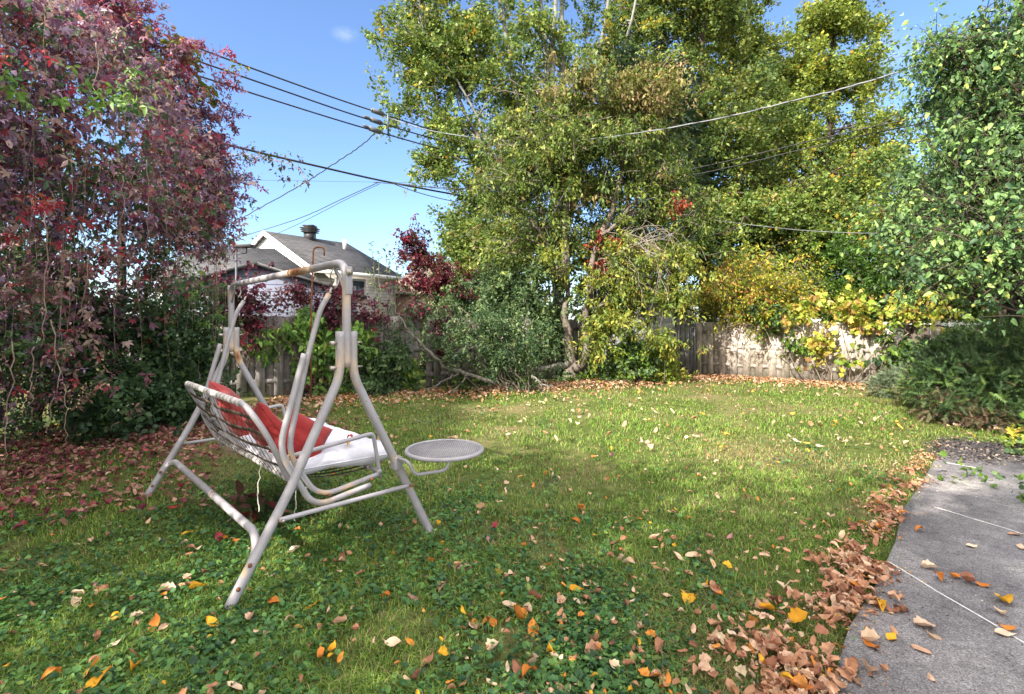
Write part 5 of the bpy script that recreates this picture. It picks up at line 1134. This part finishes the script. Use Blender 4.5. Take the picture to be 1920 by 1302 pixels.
def put_leaf(r, x, y, z, size, kind, label, group, tilt=.35):
    o = bpy.data.objects.new('fallen_leaf', leafmesh(kind, int(r.integers(4)), int(r.integers(len(SHAPES))))); COL.objects.link(o)
    o.location = (x, y, z); o.rotation_euler = (r.normal()*tilt, r.normal()*tilt, r.random()*6.283); o.scale = (size,)*3
    tag(o, label, 'leaf', group); return o
r = rng(230); NL = 0
LAB = {'brown': ('dry brown fallen leaf lying in the lawn grass', 'brown leaves on the lawn'), 'tan': ('pale tan fallen leaf lying in the lawn grass', 'tan leaves on the lawn'), 'yellow': ('bright yellow fallen leaf lying in the lawn grass', 'yellow leaves on the lawn'),
       'orange': ('orange fallen leaf lying in the lawn grass', 'orange leaves on the lawn'), 'red': ('red fallen leaf lying in the lawn grass', 'red leaves on the lawn'), 'pink': ('pinkish fallen leaf lying in the lawn grass', 'pink leaves on the lawn')}
# leaves one can pick out in the photograph
spots = [(728, 1130, 'orange'), (512, 1135, 'orange'), (590, 1140, 'yellow'), (735, 1212, 'tan'), (1000, 1020, 'brown'), (605, 1235, 'orange'), (620, 1230, 'yellow'), (400, 1175, 'yellow'), (350, 1005, 'yellow'), (365, 1110, 'yellow'),
         (310, 1115, 'tan'), (290, 1180, 'orange'), (215, 1215, 'tan'), (165, 1270, 'orange'), (180, 1285, 'yellow'), (95, 1280, 'orange'), (245, 1268, 'yellow'), (1290, 1132, 'yellow'), (1075, 1112, 'yellow'), (1180, 985, 'tan'), (1145, 860, 'pink'),
         (1170, 1058, 'tan'), (1180, 1065, 'tan'), (1270, 1048, 'tan'), (960, 1150, 'tan'), (970, 1165, 'orange'), (985, 1152, 'tan'), (890, 1185, 'tan'), (908, 1175, 'orange'), (930, 1180, 'orange'), (1000, 1190, 'orange'), (1010, 1255, 'tan'), (1035, 1235, 'yellow'),
         (970, 1270, 'brown'), (992, 1280, 'orange'), (1110, 1230, 'brown'), (1070, 1245, 'brown'), (1380, 1190, 'brown'), (1440, 1150, 'yellow'), (1495, 1167, 'yellow'), (1470, 1110, 'tan'), (1425, 1145, 'brown'), (1340, 1200, 'brown'), (1225, 1280, 'orange'),
         (1250, 1288, 'orange'), (925, 995, 'red'), (920, 1025, 'pink'), (900, 958, 'brown'), (640, 1060, 'brown'), (855, 1075, 'brown'), (870, 1080, 'pink'), (830, 1110, 'brown'), (938, 1080, 'yellow'), (945, 1095, 'brown'), (1000, 1130, 'brown'), (1085, 960, 'orange'),
         (1080, 985, 'orange'), (1145, 1025, 'brown'), (1230, 1010, 'tan'), (1330, 1010, 'brown'), (1300, 1050, 'tan'), (1450, 1265, 'brown'), (800, 1250, 'brown'), (140, 1135, 'tan'), (195, 1110, 'brown'), (410, 1010, 'red'), (540, 965, 'brown'), (330, 955, 'red'), (480, 940, 'brown'), (385, 905, 'pink'), (640, 1175, 'brown'), (550, 1040, 'tan')]
for px, py, k in spots:
    p = G(px, py); a, b_ = LAB[k]; put_leaf(r, p[0], p[1], .016, .085+.02*r.random(), k, a, b_); NL += 1
for _ in range(70):
    y = 1.75+1.9*r.random(); x = (-.95+1.5*r.random()**.7)*y
    k = ['brown', 'tan', 'yellow', 'orange', 'pink'][r.choice(5, p=[.48, .27, .06, .15, .04])]
    if x > edge_x(y)-.1: continue
    a, b_ = LAB[k]; put_leaf(r, x, y, .010, .05+.035*r.random(), k, a, b_); NL += 1
# lone leaves on the patio
for px, py, k in [(1650, 1148, 'yellow'), (1670, 1207, 'yellow'), (1735, 1185, 'tan'), (1885, 1140, 'yellow'), (1745, 1075, 'tan'), (1760, 1093, 'orange'), (1790, 1092, 'orange'), (1815, 1100, 'brown'), (1845, 1108, 'orange'), (1890, 1190, 'orange'), (1880, 1200, 'tan'), (1725, 1003, 'orange'), (1820, 1032, 'tan'), (1915, 1035, 'tan'), (1635, 1225, 'orange'), (1875, 1160, 'tan'), (1905, 1010, 'brown'), (1630, 1215, 'tan')]:
    p = G(px, py); put_leaf(r, p[0], p[1], .026, .075+.02*r.random(), k, {'orange': 'orange', 'yellow': 'yellow', 'tan': 'pale tan', 'brown': 'brown'}[k]+' fallen leaf lying alone on the bare grey patio', k+' leaves on the patio', .08); NL += 1
# the drift along the patio edge: nearest leaves one by one
def drift(r, n, y0, y1):
    n0 = n; n = n*4
    y = y0+(y1-y0)*r.random(n)**1.2; wd = .105+.05*np.sin(y*3.1)+.04*(y < 2.6); o = -.07+r.normal(size=n)*wd*(.38+.5*r.random(n)**3*2)-.05-.25*r.random(n)**6+.07*np.sin(y*7.3)+.05*np.sin(y*15+1); x = edge_x(y)+o*1.1; z = .022+.035*np.exp(-(o/.12)**2)*r.random(n); k = np.sin(y*5.3+o*9)+.8*np.sin(y*13+o*5)+.9*r.normal(size=n) > -.25; return x[k][:n0], y[k][:n0], z[k][:n0]
x, y, z = drift(r, 300-NL-4, 1.75, 3.0)
for a, b_, c_ in zip(x, y, z):
    k = ['brown', 'tan', 'orange'][r.choice(3, p=[.64, .25, .11])]
    put_leaf(r, a, b_, c_, .034+.044*r.random(), k, {'brown': 'dry brown', 'tan': 'pale tan', 'orange': 'orange-brown'}[k]+' curled leaf in the drift along the patio edge', k+' leaves drifted along the patio edge', .38)
# leaves resting on the cushion
for a, b_, z, k, lab in ((.50, .93, .635, 'red', 'small red leaf lying on the white seat cushion'), (.36, .84, .635, 'yellow', 'small yellow leaf lying on the white seat cushion'), (.9, .80, .635, 'brown', 'small brown leaf lying on the white seat cushion near the pillows')):
    q = S(a, b_, z); o = put_leaf(r, q[0], q[1], q[2], .075, k, lab, None, .05)
# everything smaller and farther: one litter object
def litter(r, x, y, z, size, pal):
    n = len(x); Vs, Fs, Cs, b_ = [], [], [], 0; c = pick(r, pal, n)
    k = r.integers(0, len(SHAPES), n)
    for s in range(len(SHAPES)):
        V, Q, T = SHAPES[s]; m = k == s; q = m.sum()
        if not q: continue
        X, Z = orient(r, q, None, 0, 1.0, 0, .5); P = v3(x[m], y[m], z[m])
        A, Fc = instance(P, X, Z, size[m], (V, Q)); Vs.append(A); Fs.append(Fc+b_); Cs.append(np.repeat(c[m], len(V), 0)*(1+.25*np.tile(vnoise(V, 9, s), q)[:, None])); b_ += len(A)
    return np.vstack(Vs), np.vstack(Fs), np.vstack(Cs)
BR = [(.46, .24, .14, 4), (.36, .17, .10, 3), (.58, .37, .25, 3), (.22, .10, .06, 1.6), (.55, .24, .06, .5)]
RD = [(.30, .12, .11, 3), (.20, .055, .07, 3), (.42, .24, .18, 3), (.12, .04, .045, 2), (.34, .05, .07, .7), (.24, .14, .09, 2)]
TN = [(.50, .34, .22, 3), (.55, .42, .28, 2), (.34, .18, .09, 2), (.55, .30, .06, .6)]
parts = []
x, y, z = drift(r, 470, 1.9, 5.0); parts.append(litter(r, x, y, z, .035+.05*r.random(len(x)), BR))
x, y, z = drift(r, 180, 1.6, 3.2); parts.append(litter(r, x, y, z*.7, .04+.045*r.random(len(x)), BR+TN))
x, y, z = drift(r, 2600, 1.6, 5.6); x = x+r.normal(size=len(x))*.05; parts.append(litter(r, x, y, z*.3+.012, .010+.024*r.random(len(x))**2, BR+TN))
n = 9500; x = -6.3+4.6*r.random(n)**.8*1; y = 2.6+5.6*r.random(n); lim = np.clip(1.25-(x+5.6)/2.6-.5*np.clip(4.3-y, 0, 2)+.3*pn(x, y, 3, 7), 0, 1); m = r.random(n) < lim; x, y = x[m], y[m]; parts.append(litter(r, x, y, .012+.03*r.random(len(x)), .045+.04*r.random(len(x)), RD))
n = 5200; x = -4.5+13*r.random(n); y = np.minimum(10.7+(x+1.96)*.43, 13.9-(x-5)*.72)-np.abs(r.normal(size=n))*.9; parts.append(litter(r, x, y, .012+.03*r.random(n), .05+.04*r.random(n), TN+BR))
n = 2600; x, y = ground_pts(r, n, 1.8, 11, 1.35); m = r.random(len(x)) < np.where(x < -.3, .5, 1)*np.clip(.75+.6*pn(x, y, 1.5, 31), .1, 1); x, y = x[m], y[m]; parts.append(litter(r, x, y, .018+.02*r.random(len(x)), .025+.035*r.random(len(x)), BR+TN+[(.62, .34, .03, 1.5), (.58, .22, .04, 1.8)]))
n = 520; x, y = ground_pts(r, n, 5.5, 13, .8); gm = beyond(x, y); x, y = x[gm], y[gm]; parts.append(litter(r, x, y, .03+.02*r.random(len(x)), .07+.04*r.random(len(x)), TN))
Vs, Fs, Cs, b_ = [], [], [], 0
for V, Fc, c in parts: Vs.append(V); Fs.append(Fc+b_); Cs.append(c); b_ += len(V)
o = link('leaf_litter', mesh_np('leaf_litter', np.vstack(Vs), [np.vstack(Fs)], smooth=True, col=np.vstack(Cs)), LITTER); tag(o, 'brown and reddish dry leaf litter under the creeper, along the fences and the patio edge', 'leaf litter', kind='stuff')

# ================================================================ CAMERA, LIGHT, SKY
FILL_CLOUD = 8.6  # brightness of the unseen cloud added as fill light
cam = bpy.data.cameras.new('camera'); co = bpy.data.objects.new('camera', cam); COL.objects.link(co)
co.location = (0, 0, H); co.rotation_euler = (R(90), 0, 0); cam.sensor_width = 36; cam.lens = 36*F/1920; cam.shift_y = -(651-600)/1920
cam.clip_start = .05; cam.clip_end = 1500; sc.camera = co
SD = np.array([-.66, -.75]); SD /= np.linalg.norm(SD); EL = 37
sun = bpy.data.lights.new('sun', 'SUN'); so = bpy.data.objects.new('sun', sun); COL.objects.link(so)
sun.energy = 5.0; sun.angle = R(.55); sun.color = (1, .93, .82)
d = Vector((SD[0]*math.cos(R(EL)), SD[1]*math.cos(R(EL)), math.sin(R(EL)))); so.rotation_euler = d.to_track_quat('Z', 'Y').to_euler(); so.location = (-10, -10, 12)
w = bpy.data.worlds.new('World'); sc.world = w; w.use_nodes = True; nt = w.node_tree; bg = nt.nodes['Background']
sk = nt.nodes.new('ShaderNodeTexSky'); sk.sky_type = 'NISHITA'; sk.sun_disc = False; sk.sun_elevation = R(EL); sk.sun_rotation = math.atan2(SD[0], SD[1]); sk.air_density = 1.0; sk.dust_density = .6; sk.ozone_density = 1.5
tcw = nt.nodes.new('ShaderNodeTexCoord')
skt = mix(nt, 1.0, sk.outputs[0], (.56, .64, .77), 'MULTIPLY')
# bright cloud added out of view, overhead and behind, to fill the shade, a few wisps in front
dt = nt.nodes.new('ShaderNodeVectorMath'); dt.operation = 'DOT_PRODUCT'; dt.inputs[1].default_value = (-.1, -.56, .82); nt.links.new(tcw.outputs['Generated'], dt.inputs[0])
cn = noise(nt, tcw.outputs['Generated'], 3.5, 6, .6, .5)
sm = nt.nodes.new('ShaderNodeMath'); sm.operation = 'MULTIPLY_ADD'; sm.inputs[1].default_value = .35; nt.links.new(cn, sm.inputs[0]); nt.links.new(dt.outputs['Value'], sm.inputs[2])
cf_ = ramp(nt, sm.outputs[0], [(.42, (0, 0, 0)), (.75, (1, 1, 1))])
c1 = mix(nt, cf_, skt, (FILL_CLOUD, FILL_CLOUD*.975, FILL_CLOUD*.95))
wisp = None
for px, py, ww, hh in ((650, 66, .022, .010), (1668, 108, .040, .030)):
    q = norm(np.array([(px-960)/F, 1, (600-py)/F])); ds = nt.nodes.new('ShaderNodeVectorMath'); ds.operation = 'SUBTRACT'; ds.inputs[1].default_value = tuple(q); nt.links.new(tcw.outputs['Generated'], ds.inputs[0])
    mp = nt.nodes.new('ShaderNodeVectorMath'); mp.operation = 'MULTIPLY'; mp.inputs[1].default_value = (1/ww, 1/ww, 1/hh); nt.links.new(ds.outputs[0], mp.inputs[0])
    ln = nt.nodes.new('ShaderNodeVectorMath'); ln.operation = 'LENGTH'; nt.links.new(mp.outputs[0], ln.inputs[0])
    a_ = nt.nodes.new('ShaderNodeMath'); a_.operation = 'SUBTRACT'; a_.inputs[0].default_value = 1.3; nt.links.new(ln.outputs['Value'], a_.inputs[1])
    m_ = nt.nodes.new('ShaderNodeMath'); m_.operation = 'MULTIPLY'; m_.use_clamp = True; nt.links.new(a_.outputs[0], m_.inputs[0]); nt.links.new(ramp(nt, noise(nt, tcw.outputs['Generated'], 38, 6, .65), [(.40, (0, 0, 0)), (.8, (.28, .28, .28))]), m_.inputs[1])
    c1 = mix(nt, m_.outputs[0], c1, (3.6, 3.8, 4.2))
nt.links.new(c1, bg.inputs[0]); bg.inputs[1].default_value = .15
sc.view_settings.view_transform = 'Standard'; sc.view_settings.look = 'None'; sc.view_settings.exposure = 1.48; sc.view_settings.gamma = 1
sc.cycles.max_bounces = 8; sc.cycles.diffuse_bounces = 4; sc.cycles.transparent_max_bounces = 8
# every top-level mesh gets its origin at its base
for o in list(sc.objects):
    if o.type == 'MESH' and o.parent is None and not o.children and o.get('kind') is None and o.data.users == 1 and tuple(o.location) == (0, 0, 0):
        n = len(o.data.vertices); a = np.empty(n*3, np.float32); o.data.vertices.foreach_get('co', a); a = a.reshape(-1, 3)
        c = (a.min(0)+a.max(0))/2; c[2] = a[:, 2].min(); o.data.transform(Matrix.Translation(-Vector(c.tolist()))); o.location = c.tolist()
for im in list(bpy.data.images): bpy.data.images.remove(im)
